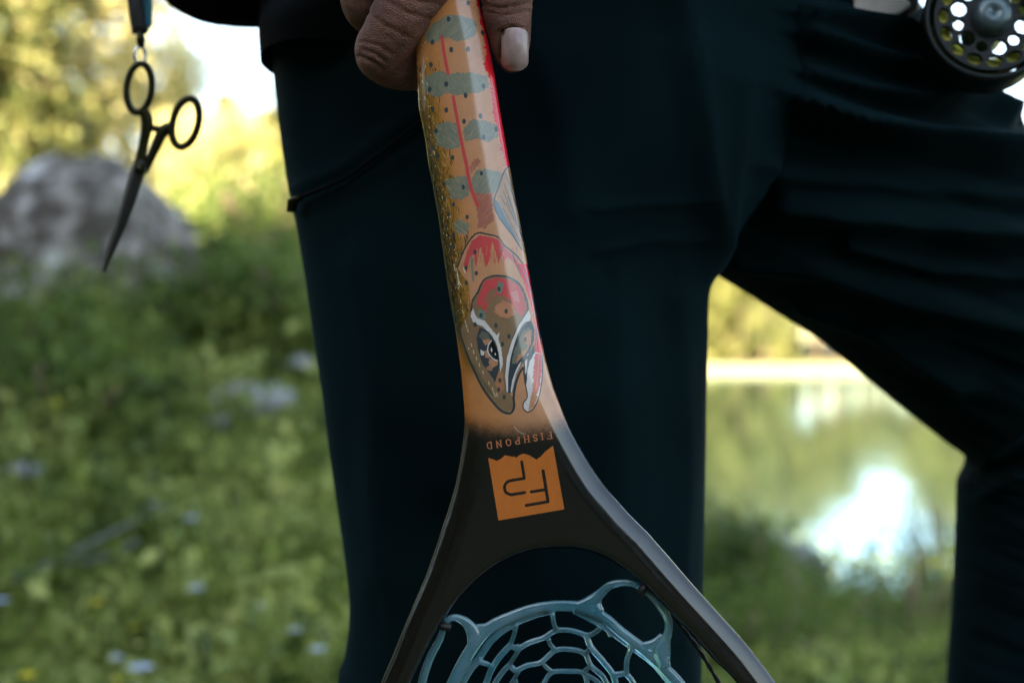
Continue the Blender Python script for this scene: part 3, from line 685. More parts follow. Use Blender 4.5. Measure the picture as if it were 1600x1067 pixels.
def hatch(S, ins, ang, c, n, a=.6, ln=(6, 14), wd=(.35, .9)):
    ys_, xs_ = np.where(ins)
    if len(ys_) == 0: return
    for _ in range(n):
        k = rs.randrange(len(ys_)); x = TX0+(xs_[k]+S[1].start)/TS; y = TY0+(ys_[k]+S[0].start)/TS
        l = rs.uniform(*ln)/2; t = math.radians(ang+rs.uniform(-12, 12)); stroke([(x-l*math.cos(t), y-l*math.sin(t)), (x+l*math.cos(t), y+l*math.sin(t))], rs.uniform(*wd), c, a, False)
z1 = lambda L_: [(520+.2437*x, .2437*y) for x, y in L_]
z2 = lambda L_: [(640+.18746*x, 240+.18746*y) for x, y in L_]
z3 = lambda L_: [(680+.225*x, 420+.225*y) for x, y in L_]
z4 = lambda L_: [(680+.2062*x, 620+.2062*y) for x, y in L_]
DIM = .86
TAN = col(214, 140, 82); PEACH = col(218, 154, 110); OR = col(214, 124, 48); GRN = col(128, 138, 122); GRL = col(196, 170, 134); SLATE = col(62, 70, 76); RED = col(250, 30, 46); PINK = col(222, 84, 84)
DUSK = col(178, 108, 92); OLIVE = col(62, 52, 20); WHITE = col(236, 226, 220); BLK = col(24, 27, 28)
U = (GX-Lf(GY))/(Rf(GY)-Lf(GY))           # 0 at the left edge of the handle, 1 at the right
base = TAN*(1-sm(.2, .6, U))[..., None]+PEACH*sm(.2, .6, U)[..., None]; IM[:] = base
put(sm(20, -60, GY-60)*.6*(1-sm(.5, .9, U)), OR)
ol = (1-sm(.14, .34, U+(NZ2-.5)*.10))*sm(70, 160, GY)*(1-sm(560, 600, GY)); put(ol, col(160, 112, 42))
ol2 = (1-sm(.02, .2, U+(NZ2-.5)*.1))*sm(90, 260, GY)*(1-sm(540, 590, GY)); put(ol2, OLIVE, .9)
# hatching in the olive strip
for i in range(520):
    y = rs.uniform(100, 520); u = rs.uniform(-.02, .32); x = float(Lf(y))+u*float(Rf(y)-Lf(y)); l = rs.uniform(4, 12)
    c = rs.choice([OLIVE, col(196, 140, 60), col(120, 90, 40), BLK if y > 330 else OLIVE, col(214, 170, 100)])
    a_ = math.radians(rs.choice([60, 100, 75])+rs.uniform(-15, 15)); stroke([(x, y), (x+l*math.cos(a_)*.6, y+l*math.sin(a_))], rs.uniform(.5, 1.3), c, .7, False)
# parr bands
for pl, ang in [([(678, 45), (705, 30), (722, 33), (742, 36), (746, 50), (742, 62), (733, 68), (715, 73), (700, 66), (684, 72), (670, 74), (666, 60)], -55),
           ([(666, 124), (690, 117), (702, 122), (720, 120), (742, 119), (762, 124), (764, 136), (757, 148), (735, 152), (716, 156), (700, 151), (686, 158), (670, 152), (662, 138)], 50),
           ([(685, 198), (700, 195), (715, 199), (722, 218), (719, 235), (701, 238), (684, 230), (679, 212)], 45), ([(725, 206), (740, 191), (760, 194), (779, 200), (779, 216), (764, 226), (746, 221), (728, 226)], -55),
           (z2([(300, 230), (380, 225), (400, 205), (480, 210), (505, 290), (500, 370), (440, 400), (350, 390), (320, 300)]), 40), (z2([(520, 230), (560, 160), (640, 150), (770, 175), (750, 260), (720, 340), (640, 350), (560, 360), (515, 300)]), -60),
           (z2([(370, 600), (420, 560), (500, 600), (490, 680), (400, 680)]), 40)]:
    S, ins = poly(pl, GRN, .85, 1.2); hatch(S, ins, ang, GRL, 34, .55, (5, 16)); hatch(S, ins, ang, col(104, 116, 108), 14, .5)
# dusky pink and lateral line
for pl in [z2([(525, 350), (700, 350), (690, 450), (705, 560), (640, 640), (570, 630), (570, 500), (540, 400)]), z2([(500, 130), (570, 55), (600, 90), (520, 190)]), z2([(600, 965), (900, 960), (860, 1010), (620, 1010)])]:
    S, ins = poly(pl, DUSK, .85, 1); hatch(S, ins, -50, PEACH, 16, .5)
stroke(z1([(705, 268), (722, 380), (745, 500)]), 5, PINK); stroke(z1([(777, 645), (805, 800), (830, 930), (856, 1062)]), 5, PINK)
stroke(z2([(450, -20), (480, 120), (500, 240), (535, 360), (570, 450)]), 5.4, PINK)
# red flank at the right edge
S, ins = poly(z1([(905, -80), (945, 120), (965, 240), (985, 350), (965, 430), (1010, 520), (1020, 620), (1030, 740), (1060, 850), (1080, 950), (1105, 1075), (1300, 1075), (1300, -80)]), RED, 1, 1.6)
rr_ = random.Random(4)
for i in range(90):  # ragged red edge, with pink strokes painted in for the sheen beside it
    y = rr_.uniform(0, 262); x = float(np.interp(y, [0, 58, 100, 127, 180, 232, 262], [745, 757, 757, 767, 772, 782, 790])); l = rr_.uniform(3, 9)
    stroke([(x+2, y), (x-l*.55, y+l*.4)], rr_.uniform(.6, 1.5), rr_.choice([RED, PINK, col(216, 120, 116)]), .6, False, taper=True)
# fin
poly(z2([(825, 110), (780, 190), (725, 380), (930, 800), (985, 860), (985, 500), (880, 100)]), col(188, 142, 104), 1, .3)
for x0, y0, x1, y1 in [(800, 170, 885, 420), (826, 140, 915, 520), (790, 270, 925, 640), (782, 330, 935, 700), (760, 365, 795, 440), (820, 370, 945, 730), (840, 300, 930, 560), (850, 200, 905, 420), (800, 420, 940, 690), (780, 470, 920, 740), (810, 210, 860, 300)]:
    stroke(z2([(x0, y0), (x1, y1)]), .9, SLATE, .85, False)
poly(z2([(708, 395), (716, 480), (780, 590), (905, 745), (880, 690), (800, 540), (738, 415)]), col(96, 120, 132), 1, .3)
stroke(z2([(828, 112), (788, 165), (745, 290), (708, 395), (712, 470), (760, 565), (850, 680), (935, 805)]), 2.0, SLATE, 1, rough=.3)
# gill cover and head
gill = z2([(400, 960), (450, 835), (490, 760), (535, 700), (580, 675), (650, 686), (740, 710), (790, 775), (860, 830), (920, 890), (975, 975), (1005, 1060)])
poly(gill+z3([(690, 330), (735, 600), (560, 420), (255, 300), (235, 100)]), PEACH)
S, ins = poly(z2([(455, 930), (480, 840), (520, 745), (590, 695), (660, 705), (740, 728), (800, 800), (880, 880), (940, 960), (990, 1060), (940, 1060), (900, 960), (850, 900), (820, 870), (790, 900), (765, 850), (745, 930), (715, 820), (690, 745), (668, 900), (640, 960), (610, 830), (590, 790), (560, 960), (540, 850), (505, 880), (480, 1010)]), PINK, 1, .5)
for i in range(46):
    x = rs.uniform(470, 900); y = rs.uniform(780, 900); l = rs.uniform(30, 110)
    stroke(z2([(x, y), (x+rs.uniform(-8, 8), y+l)]), rs.uniform(.8, 1.8), rs.choice([PINK, PINK, PEACH, DUSK]), .8, False, taper=True)
stroke(z2([(520, 880), (535, 1060)]), 4, GRN, .8); stroke(gill, 2.4, SLATE, 1, rough=.4)
for x, y, l in [(480, 690, 60), (492, 660, 80), (470, 740, 60), (440, 780, 70), (780, 770, 60)]: stroke(z2([(x, y), (x-4, y+l)]), 1.1, SLATE, .9, False)
stroke(z2([(860, 850), (900, 960), (950, 1060)]), 1.8, SLATE)
poly(z3([(560, -30), (650, -30), (690, 150), (715, 350), (742, 560), (742, 640), (690, 620), (692, 400), (664, 250), (625, 120)]), RED, 1, .4)
for q in [[(575, -20), (640, 100), (680, 240), (700, 420), (712, 600)], [(610, -20), (665, 120), (695, 280), (722, 480)], [(640, -20), (690, 160), (712, 330), (735, 520)]]: stroke(z3(q), 1.5, SLATE, .95)
stroke(z3([(660, 160), (690, 330), (705, 560), (720, 700)]), .9, col(236, 140, 100), .9)
HEAD = col(150, 118, 86)
poly(z3([(245, 300), (262, 225), (300, 165), (335, 90), (385, 62), (450, 55), (520, 70), (580, 110), (622, 180), (642, 300), (640, 330), (560, 420), (520, 560), (495, 700), (505, 850), (545, 890), (545, 970), (500, 990), (440, 960), (350, 850), (280, 720), (200, 560), (180, 420)]), HEAD)
poly(z3([(285, 265), (305, 175), (345, 95), (430, 66), (520, 82), (580, 122), (612, 180), (630, 270), (605, 340), (570, 300), (520, 230), (470, 190), (410, 190), (372, 240), (352, 310), (320, 260)]), PINK, 1, 1.6)
for pl, c in [([(345, 230), (370, 170), (430, 120), (440, 150), (400, 190), (370, 240)], HEAD), ([(420, 260), (470, 225), (540, 250), (560, 320), (500, 350), (440, 330), (410, 300)], col(212, 142, 104)), ([(520, 170), (570, 160), (590, 240), (550, 230)], col(226, 128, 118)),
             ([(300, 290), (350, 290), (355, 350), (300, 360)], GRN), ([(440, 90), (480, 110), (460, 180), (430, 170)], GRN), ([(430, 700), (470, 720), (480, 830), (440, 860), (420, 800)], col(196, 132, 92)), ([(250, 620), (300, 700), (350, 790), (420, 880), (380, 870), (290, 730)], col(120, 104, 70))]:
    poly(z3(pl), c, .95, 1)
stroke(z3([(252, 300), (262, 228), (300, 165), (335, 90), (385, 62), (450, 55), (520, 68), (582, 110), (622, 180), (642, 260), (640, 310)]), 2.6, SLATE, 1, rough=.5)
stroke(z3([(640, 300), (600, 360), (550, 450), (510, 580), (488, 700), (495, 850)]), 1.4, SLATE)
poly(z3([(265, 275), (290, 340), (345, 362), (385, 410), (430, 462), (445, 440), (440, 490), (462, 560), (470, 660), (455, 718), (445, 620), (430, 530), (390, 455), (330, 400), (270, 375), (248, 330)]), WHITE, 1, .5)
poly(z3([(312, 408), (360, 428), (410, 490), (442, 580), (448, 640), (440, 700), (415, 775), (390, 740), (330, 655), (300, 560), (290, 480)]), SLATE)
poly(z3([(305, 470), (330, 430), (370, 450), (390, 490), (340, 500)]), col(110, 108, 96), 1, .5)
for pl, c in [([(330, 495), (380, 488), (385, 520), (350, 530)], col(206, 142, 104)), ([(315, 560), (345, 575), (340, 600), (322, 600)], WHITE), ([(345, 570), (372, 560), (380, 620), (350, 615)], col(206, 142, 104)), ([(380, 620), (440, 640), (438, 660), (395, 690), (372, 650)], col(206, 142, 104)), ([(350, 690), (385, 660), (400, 700), (380, 705)], col(180, 130, 96))]:
    poly(z3(pl), c, 1, .3)
stroke(z3([(392, 498), (372, 530), (368, 575), (400, 620), (442, 640)]), 1.7, WHITE)
poly(z3([(402, 498), (432, 560), (442, 628), (402, 608), (378, 568), (382, 530)]), BLK); poly(z3([(390, 542), (400, 560), (396, 580), (386, 566)]), WHITE); poly(z3([(418, 578), (426, 600), (414, 596)]), WHITE)
stroke(z3([(440, 640), (440, 690), (415, 775)]), 2.2, SLATE)
# upper jaw
poly(z3([(668, 365), (688, 420), (684, 500), (650, 590), (600, 660), (560, 740), (535, 860), (503, 855), (508, 740), (528, 600), (560, 500), (600, 410), (640, 372)]), SLATE)
poly(z3([(610, 430), (650, 410), (672, 440), (664, 520), (620, 600), (560, 650), (530, 680), (545, 580), (575, 500)]), col(122, 122, 104), 1, .6)
poly(z3([(625, 450), (668, 420), (662, 520), (620, 590), (560, 660), (575, 600), (640, 540), (600, 490)]), col(204, 140, 100), 1, .6)
poly(z3([(648, 288), (662, 330), (655, 362), (620, 375), (582, 430), (552, 510), (522, 620), (507, 740), (506, 852), (496, 850), (486, 740), (497, 620), (532, 500), (582, 390), (622, 330)]), WHITE)
stroke(z3([(662, 365), (620, 380), (584, 435), (556, 512), (526, 622), (511, 740), (509, 850)]), 1.1, SLATE)
poly(z3([(600, 640), (590, 670), (560, 730), (545, 800), (530, 862), (524, 840), (535, 770), (560, 700), (580, 660)]), WHITE)
stroke(z3([(612, 680), (585, 720), (560, 790), (545, 880), (548, 950), (530, 990), (495, 995), (440, 962), (350, 850), (285, 730), (215, 570), (165, 420), (130, 280)]), 3.6, col(54, 66, 68), 1)
# lower jaw
poly(z3([(640, 590), (690, 575), (738, 590), (744, 640), (738, 780), (716, 890), (680, 960), (640, 985), (612, 960), (615, 920), (640, 870), (622, 780), (608, 670)]), WHITE)
poly(z3([(690, 590), (738, 590), (742, 640), (730, 800), (700, 880), (675, 840), (680, 720)]), col(224, 96, 92), 1, .8); stroke(z3([(718, 600), (712, 720), (700, 830)]), 1.2, col(236, 150, 110), .9)
poly(z3([(672, 840), (712, 880), (680, 955), (645, 978), (660, 900)]), col(214, 150, 112), 1, .4)
poly(z3([(610, 640), (650, 590), (686, 520), (690, 580), (655, 640), (640, 700), (632, 800), (622, 780)]), SLATE, 1, .3); poly(z3([(622, 640), (638, 620), (632, 720), (624, 730)]), WHITE)
stroke(z3([(742, 600), (745, 660), (738, 780), (716, 890), (682, 962), (642, 988), (612, 965), (612, 925), (638, 880), (622, 780), (608, 680)]), 1.7, col(70, 66, 66))
# belly: black edge and shading strokes left of the head, glints of light painted as pale strokes
for i in range(230):
    y = rs.uniform(360, 520); x = float(np.interp(y, [360, 430, 480, 540, 600, 640], [712, 712, 708, 722, 742, 775]))-abs(rs.gauss(0, 1))*float(np.interp(y, [360, 430, 520, 640], [12, 9, 4, 1])); l = rs.uniform(4, 13)
    if x > float(Lf(y)): stroke([(x, y), (x+l*.3, y+l)], rs.uniform(.6, 1.8), rs.choice([BLK, BLK, col(50, 44, 24), col(150, 96, 36)]), .75, False, taper=True)
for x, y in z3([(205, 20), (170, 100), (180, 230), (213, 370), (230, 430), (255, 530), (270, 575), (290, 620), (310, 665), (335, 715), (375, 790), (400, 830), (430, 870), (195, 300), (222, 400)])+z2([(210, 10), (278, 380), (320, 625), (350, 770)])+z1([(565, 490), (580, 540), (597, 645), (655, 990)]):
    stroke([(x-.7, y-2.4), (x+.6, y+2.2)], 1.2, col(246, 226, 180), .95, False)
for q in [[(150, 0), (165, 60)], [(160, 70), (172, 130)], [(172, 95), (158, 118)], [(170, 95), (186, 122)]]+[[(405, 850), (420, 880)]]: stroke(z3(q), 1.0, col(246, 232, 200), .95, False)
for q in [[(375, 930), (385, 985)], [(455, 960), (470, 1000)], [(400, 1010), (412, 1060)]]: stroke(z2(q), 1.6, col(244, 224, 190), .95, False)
for i in range(46):  # light sparkles painted as bright flecks down the left side
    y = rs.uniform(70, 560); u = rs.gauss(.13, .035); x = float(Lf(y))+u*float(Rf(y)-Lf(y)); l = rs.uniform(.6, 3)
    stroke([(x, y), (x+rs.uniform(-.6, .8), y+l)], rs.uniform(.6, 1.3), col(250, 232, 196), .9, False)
# spots
SP = [(x, y, 3.1, 4.4) for x, y in z1([(870, 45), (748, 155), (962, 225), (645, 297), (765, 348), (870, 342), (635, 438), (733, 565), (627, 592), (968, 572), (856, 636), (645, 718), (733, 729), (949, 765), (846, 800), (667, 856), (1049, 840), (970, 900), (773, 1028), (640, 962), (678, 1012)])]
SP += [(x, y, 2.7, 3.7) for x, y in z2([(603, 187), (453, 300), (290, 270), (295, 388), (370, 440), (330, 520), (485, 545), (310, 620), (372, 690), (355, 785), (550, 832), (475, 960), (560, 1005), (220, 290), (240, 450)])]
SP += [(x, y, 2.7, 4.0) for x, y in z3([(220, 103), (445, 145), (493, 298), (320, 325), (280, 388), (423, 395), (513, 470), (468, 523), (540, 672), (450, 770), (442, 835), (480, 885), (622, 490)])]
for x, y, a, b in SP:
    S = sub(x-8, y-8, x+8, y+8); d = ((GX[S]-x)/a)**2+((GY[S]-y)/b)**2+(NZ2[S]-.5)*.4; m = (np.clip((1-d)*4, 0, 1)*.92)[..., None]; IM[S] = IM[S]*(1-m)+col(58, 74, 78)*m
# plain orange throat and fade to the dark varnish
below = np.interp(GX, [700, 742, 790, 800, 812, 870], [560, 615, 652, 600, 560, 560])
thr = (1-sm(.0, .13, U))*sm(500, 560, GY); put(thr*.9*(GY > 505)*((GX < np.interp(GY, [500, 560, 640], [712, 732, 775]))), OR)
fade = sm(-14, 26, (GY-668-((U-.5)**2)*-60)+(GR-.5)*24+(NZ3-.5)*5+(NZ1-.5)*5)
DARK = col(17, 14, 12); put(fade, DARK)
# torn-edged orange badge with its two letters
SQ = z4([(402, 450), (470, 475), (500, 458), (530, 432), (590, 445), (598, 438), (612, 452), (640, 430), (665, 420), (710, 430), (765, 465), (800, 440), (830, 405), (890, 360), (975, 838), (480, 922)])
poly(SQ, col(214, 118, 46)); S = sub(*SQ[0], *SQ[-2])
m_ = np.zeros((TH, TW)); inb = sm(.62, .9, NZ1*.6+NZ2*.4); 
BK = col(40, 26, 20)
stroke(z4([(655, 482), (674, 606)]), 4.6, BK, 1, False); stroke(z4([(674, 606), (585, 620)]), 4.6, BK, 1, False)
stroke(z4([(590, 619), (548, 632), (526, 668), (535, 708), (572, 728), (600, 725)]), 4.6, BK); stroke(z4([(590, 726), (677, 712)]), 4.6, BK, 1, False)
stroke(z4([(815, 550), (852, 780)]), 5, BK, 1, False); stroke(z4([(852, 780), (688, 809)]), 4.6, BK, 1, False); stroke(z4([(836, 690), (726, 707)]), 4.6, BK, 1, False)
# lettering, upside down along a slight slope
GLY = {'F': [[(0, 0), (0, 1)], [(0, 1), (.62, 1)], [(0, .52), (.45, .52)], [(.62, 1), (.62, .82)], [(-.15, 0), (.2, 0)], [(-.15, 1), (.1, 1)]], 'I': [[(.2, 0), (.2, 1)], [(0, 0), (.4, 0)], [(0, 1), (.4, 1)]],
 'S': [[(.55, .82), (.45, .97), (.25, 1), (.06, .86), (.1, .62), (.35, .5), (.55, .35), (.55, .12), (.35, 0), (.12, .03), (0, .2)]], 'H': [[(0, 0), (0, 1)], [(.65, 0), (.65, 1)], [(0, .5), (.65, .5)], [(-.14, 0), (.16, 0)], [(-.14, 1), (.16, 1)], [(.5, 0), (.8, 0)], [(.5, 1), (.8, 1)]],
 'P': [[(0, 0), (0, 1)], [(0, 1), (.35, 1), (.58, .88), (.58, .62), (.35, .48), (0, .48)], [(-.14, 0), (.18, 0)]], 'O': [[(.35, 0), (.08, .15), (0, .5), (.08, .85), (.35, 1), (.62, .85), (.7, .5), (.62, .15), (.35, 0)]],
 'N': [[(0, 0), (0, 1)], [(0, 1), (.65, 0)], [(.65, 0), (.65, 1)], [(-.14, 0), (.14, 0)], [(.5, 1), (.8, 1)]], 'D': [[(0, 0), (0, 1)], [(0, 1), (.3, 1), (.6, .8), (.65, .5), (.6, .2), (.3, 0), (0, 0)], [(-.12, 1), (.1, 1)], [(-.12, 0), (.1, 0)]]}
for ch, (cx, cy), wd in zip('FISHPOND', z4([(862, 285), (808, 291), (758, 301), (692, 311), (622, 324), (556, 336), (484, 348), (412, 360)]), [.6, .4, .55, .65, .58, .7, .65, .65]):
    ca, sa = math.cos(math.radians(171)), math.sin(math.radians(171)); h_ = 9.6
    for st in GLY[ch]:
        pts = [(cx+((x-wd/2)*h_*ca-(-(y-.5)*h_)*sa), cy+((x-wd/2)*h_*sa+(-(y-.5)*h_)*ca)) for x, y in st]
        stroke(pts, 1.7 if len(st) > 2 or abs(st[0][1]-st[1][1]) > .5 else 1.1, col(214, 128, 84), 1, len(st) > 2)
stroke(z4([(600, 215), (620, 245), (650, 265), (680, 275)]), .9, col(230, 220, 200), .8)  # curved scratch with its highlight painted in
IM *= (1+(NZ3-.5)*.06+(NZ1-.5)*.05)[..., None]
IM = np.clip(IM*DIM, 0, 1)
img = bpy.data.images.new('handle_print', TW, TH); buf = np.ones((TH, TW, 4), np.float32); buf[..., :3] = IM[::-1]; img.pixels.foreach_set(buf.ravel()); img.pack()

def net_mat():
    m = bpy.data.materials.new('painted_varnish'); m.use_nodes = True; N = m.node_tree.nodes; L = m.node_tree.links
    b = N['Principled BSDF']; b.inputs['Roughness'].default_value = .34; b.inputs['Coat Weight'].default_value = .6; b.inputs['Specular IOR Level'].default_value = .5; b.inputs['Coat Roughness'].default_value = .10
    uv = N.new('ShaderNodeUVMap'); tx = N.new('ShaderNodeTexImage'); tx.image = img; tx.extension = 'EXTEND'; L.new(uv.outputs[0], tx.inputs[0])
    sp = N.new('ShaderNodeSeparateXYZ'); L.new(uv.outputs[0], sp.inputs[0])
    def thr_(sock, val, op):
        k = N.new('ShaderNodeMath'); k.operation = op; L.new(sock, k.inputs[0]); k.inputs[1].default_value = val; return k.outputs[0]
    a = thr_(sp.outputs['Y'], .035, 'GREATER_THAN')
    tc = N.new('ShaderNodeTexCoord'); n = N.new('ShaderNodeTexNoise'); n.inputs['Scale'].default_value = 420; n.inputs['Detail'].default_value = 8; L.new(tc.outputs['Object'], n.inputs[0])
    r = N.new('ShaderNodeValToRGB'); r.color_ramp.elements[0].color = (.0035, .0026, .0022, 1); r.color_ramp.elements[1].color = (.0075, .0056, .0046, 1); r.color_ramp.elements[0].position = .35; r.color_ramp.elements[1].position = .7
    L.new(n.outputs['Fac'], r.inputs[0])
    mx = N.new('ShaderNodeMix'); mx.data_type = 'RGBA'; L.new(a, mx.inputs['Factor']); L.new(r.outputs[0], mx.inputs['A']); L.new(tx.outputs[0], mx.inputs['B']); L.new(mx.outputs['Result'], b.inputs['Base Color'])
    rr = N.new('ShaderNodeMapRange'); rr.inputs['To Min'].default_value = .17; rr.inputs['To Max'].default_value = .26; L.new(n.outputs['Fac'], rr.inputs[0]); L.new(rr.outputs[0], b.inputs['Roughness'])
    n2 = N.new('ShaderNodeTexNoise'); n2.inputs['Scale'].default_value = 700; n2.inputs['Detail'].default_value = 3; L.new(tc.outputs['Object'], n2.inputs[0])
    bp = N.new('ShaderNodeBump'); bp.inputs['Strength'].default_value = .05; bp.inputs['Distance'].default_value = .0003; L.new(n2.outputs['Fac'], bp.inputs['Height']); L.new(bp.outputs[0], b.inputs['Normal'])
    return m
# geometry: two half strips (outer edge -> centre line / arch), inflated by the distance to the edges
def resamp(tab, n):
    A = cat([(a, b, 0) for a, b, c, d in tab], n); B = cat([(c, d, 0) for a, b, c, d in tab], n); return [(p.x, p.y, q.x, q.y) for p, q in zip(A, B)]
handle_rows = list(np.arange(-236, 800, 4.0))
def ctr(y): return float(np.interp(y, [-300, 560, 720, 800], [0, 0, 0, 0]))+float(Lf(y)+Rf(y))/2
lt = [(690, 826, 862, 857), (684, 846, 827, 862), (674, 874, 786, 878), (664, 902, 745, 907), (649, 937, 704, 953), (630, 982, 675, 998), (612, 1027, 655, 1038), (596, 1064, 641, 1070), (572, 1135, 616, 1145), (548, 1220, 592, 1230), (538, 1330, 582, 1330), (560, 1500, 603, 1488), (640, 1680, 675, 1650), (780, 1820, 800, 1780), (960, 1880, 960, 1836)]
rt_ = [(1006, 826, 862, 857), (1014, 834, 895, 857), (1026, 848, 930, 865), (1042, 866, 964, 882), (1066, 894, 997, 907), (1096, 928, 1034, 944), (1132, 968, 1075, 986), (1170, 1010, 1116, 1031), (1211, 1064, 1152, 1068), (1290, 1175, 1232, 1180), (1350, 1320, 1302, 1326), (1370, 1480, 1325, 1478), (1330, 1640, 1290, 1618), (1230, 1780, 1203, 1742), (1100, 1860, 1088, 1816), (960, 1880, 960, 1836)]
Lh = [(float(Lf(y)), y, ctr(y), y) for y in handle_rows]; Rh = [(float(Rf(y)), y, ctr(y), y) for y in handle_rows]
y0 = handle_rows[-1]
pre = lambda h_, t: (h_[-1], t[0])
rowsL = Lh+resamp([(Lh[-1][0], y0+2, ctr(y0)+2, y0+6)]+lt, 7); rowsR = Rh+resamp([(Rh[-1][0]+1, y0+2, ctr(y0)+2, y0+6)]+rt_[:1]+rt_[1:], 7)
def smooth_rows(R, it=3):
    A = np.array(R)
    for _ in range(it):
        B = A.copy(); B[1:-1] = (A[:-2]+A[1:-1]*2+A[2:])/4; A = B
    return A
rowsL = smooth_rows(rowsL); rowsR = smooth_rows(rowsR)
ain = [(c, d, 0) for a, b, c, d in lt][::-1]+[(c, d, 0) for a, b, c, d in rt_][1:]
aq = cat(ain, 7); kl = len(aq)
for i in range((len(lt)-1)*7+1): rowsL[len(rowsL)-1-i, 2:] = aq[i][:2]
for i in range((len(rt_)-1)*7+1): rowsR[len(rowsR)-1-i, 2:] = aq[kl-1-i][:2]
# both strips must share the centre line down to the arch
kc = len(Lh)+7; mid = (rowsL[:kc+1, 2:]+rowsR[:kc+1, 2:])/2; rowsL[:kc+1, 2:] = mid; rowsR[:kc+1, 2:] = mid
outL = rowsL[:, :2]; outR = rowsR[:, :2]; arch = np.concatenate([rowsL[kc:, 2:][::-1], rowsR[kc+1:, 2:]])
def pdist(Pn, line):
    best = np.full(len(Pn), 1e9)
    for (x0, y0), (x1, y1) in zip(line[:-1], line[1:]):
        dx, dy = x1-x0, y1-y0; t = np.clip(((Pn[:, 0]-x0)*dx+(Pn[:, 1]-y0)*dy)/(dx*dx+dy*dy+1e-9), 0, 1)
        best = np.minimum(best, np.hypot(Pn[:, 0]-x0-t*dx, Pn[:, 1]-y0-t*dy))
    return best
NC = 30; DN = .700
def strip(rows, flip):
    t = (1-np.cos(np.linspace(0, math.pi, NC+1)))/2; t = t*.7+np.linspace(0, 1, NC+1)**1.6*.3
    Pn = rows[:, None, :2]*(1-t[None, :, None])+rows[:, None, 2:]*t[None, :, None]; n = len(rows); Pf = Pn.reshape(-1, 2)
    do = np.minimum(pdist(Pf, outL), pdist(Pf, outR)); di = pdist(Pf, arch); Yp = Pf[:, 1]
    kk = sm(560, 740, Yp); T = (1-kk)*.0105+kk*.0070
    hw = np.minimum((Rf(Yp)-Lf(Yp))/2*.985, 95)
    rnd = np.sqrt(np.clip(1-(1-np.minimum(do/hw, 1))**2, 0, 1))
    ch = np.where(do < 4, .42*np.sqrt(np.clip(1-(1-do/4)**2, 0, 1)), np.where(do < 25, .42+np.clip((do-4)/21, 0, 1)**.65*.48, .90+.10*sm(25, 40, do)))
    dend = Pf[:, 1]+236; rnd = rnd*np.sqrt(np.clip(1-(1-np.minimum(dend/30, 1))**2, 0, 1))
    fo = (1-kk)*rnd+kk*ch
    fi = np.sqrt(np.clip(1-(1-np.minimum(di/11, 1))**2, 0, 1)); fi = np.where(Yp < 780, 1, fi); arm = sm(900, 1000, Yp)
    T = T*(1-arm*.12); H = T*np.minimum(fo, fi)
    H = H.reshape(n, NC+1); Pn = Pn
    V = []; idx_f = np.zeros((n, NC+1), int); idx_b = np.zeros((n, NC+1), int)
    for side, idx in ((-1, idx_f), (1, idx_b)):
        for i in range(n):
            for j in range(NC+1): idx[i, j] = len(V); V.append(P(Pn[i, j, 0], Pn[i, j, 1], DN+side*H[i, j]))
    Fa = []
    for i in range(n-1):
        for j in range(NC):
            q = (idx_f[i, j], idx_f[i, j+1], idx_f[i+1, j+1], idx_f[i+1, j]); Fa.append(q if not flip else q[::-1])
            q = (idx_b[i, j], idx_b[i+1, j], idx_b[i+1, j+1], idx_b[i, j+1]); Fa.append(q if not flip else q[::-1])
    return [tuple(v) for v in V], Fa
fm = MB(); fm.add(*strip(rowsL, False)); fm.add(*strip(rowsR, True))
me = fm.mesh('frame'); bm = bmesh.new(); bm.from_mesh(me); bmesh.ops.remove_doubles(bm, verts=bm.verts, dist=2e-5); bmesh.ops.recalc_face_normals(bm, faces=bm.faces)
for v in bm.verts: pass
bm.to_mesh(me); bm.free()
for p in me.polygons: p.use_smooth = True
uvl = me.uv_layers.new(name='UVMap'); vc = np.empty(len(me.vertices)*3); me.vertices.foreach_get('co', vc); vc = vc.reshape(-1, 3)
# planar print: photo pixel on the plane of the net -> uv
ux = (vc[:, 0]/DN*F+800-TX0)/270; uy = 1-((533.5-(vc[:, 2]-CAMZ)/DN*F)-TY0)/860
li = np.empty(len(me.loops), np.int32); me.loops.foreach_get('vertex_index', li); uvl.data.foreach_set('uv', np.stack([ux[li], uy[li]], 1).ravel())
net = empty('landing_net', P(770, 500, DN), 'landing net with a trout painted on its orange handle and clear rubber mesh below', 'landing net')
child('frame', me, net_mat(), net)
# rubber mesh bag
M_rub = mat('clear_rubber', (.10, .38, .50), .09, .6, (.34, .60, .70), 60, .22, 180, trans=.74, bdist=.0010, coat=.9)
rb = MB()
def strand(pts, wd, dep, n=6, fl=.7):
    """pts in the zoomed crop; dep = metres behind the net plane, one value or one per point"""
    dp = dep if hasattr(dep, '__len__') else [dep]*len(pts)
    q = [P(640+.2875*x, 880+.2875*y, DN+d) for (x, y), d in zip(pts, dp)]
    w_ = [q_*1.1 for q_ in (wd if hasattr(wd, '__len__') else [wd]*len(pts))]
    c = cat(q, n); rr = np.interp(np.linspace(0, len(w_)-1, len(c)), np.arange(len(w_)), w_)*.2875*.7/F/2
    rb.tube(c, list(rr), 12, True, fl, (0, 1, 0))
RD = .006
strand([(190, 780), (235, 650), (330, 475), (430, 352), (560, 285), (700, 240), (850, 230), (960, 245), (1060, 295), (1150, 372), (1270, 465), (1380, 565), (1470, 660), (1560, 800)], [58, 62, 66, 62, 56, 54, 58, 62, 54, 52, 56, 60, 60, 60], RD, 6, .55)
strand([(350, 430), (345, 375), (305, 318), (245, 292), (200, 312), (185, 345)], [70, 72, 52, 36, 34, 32], [RD, RD, .004, .002, .001, .001]); strand([(330, 380), (360, 350), (420, 345)], [30, 40, 40], RD)
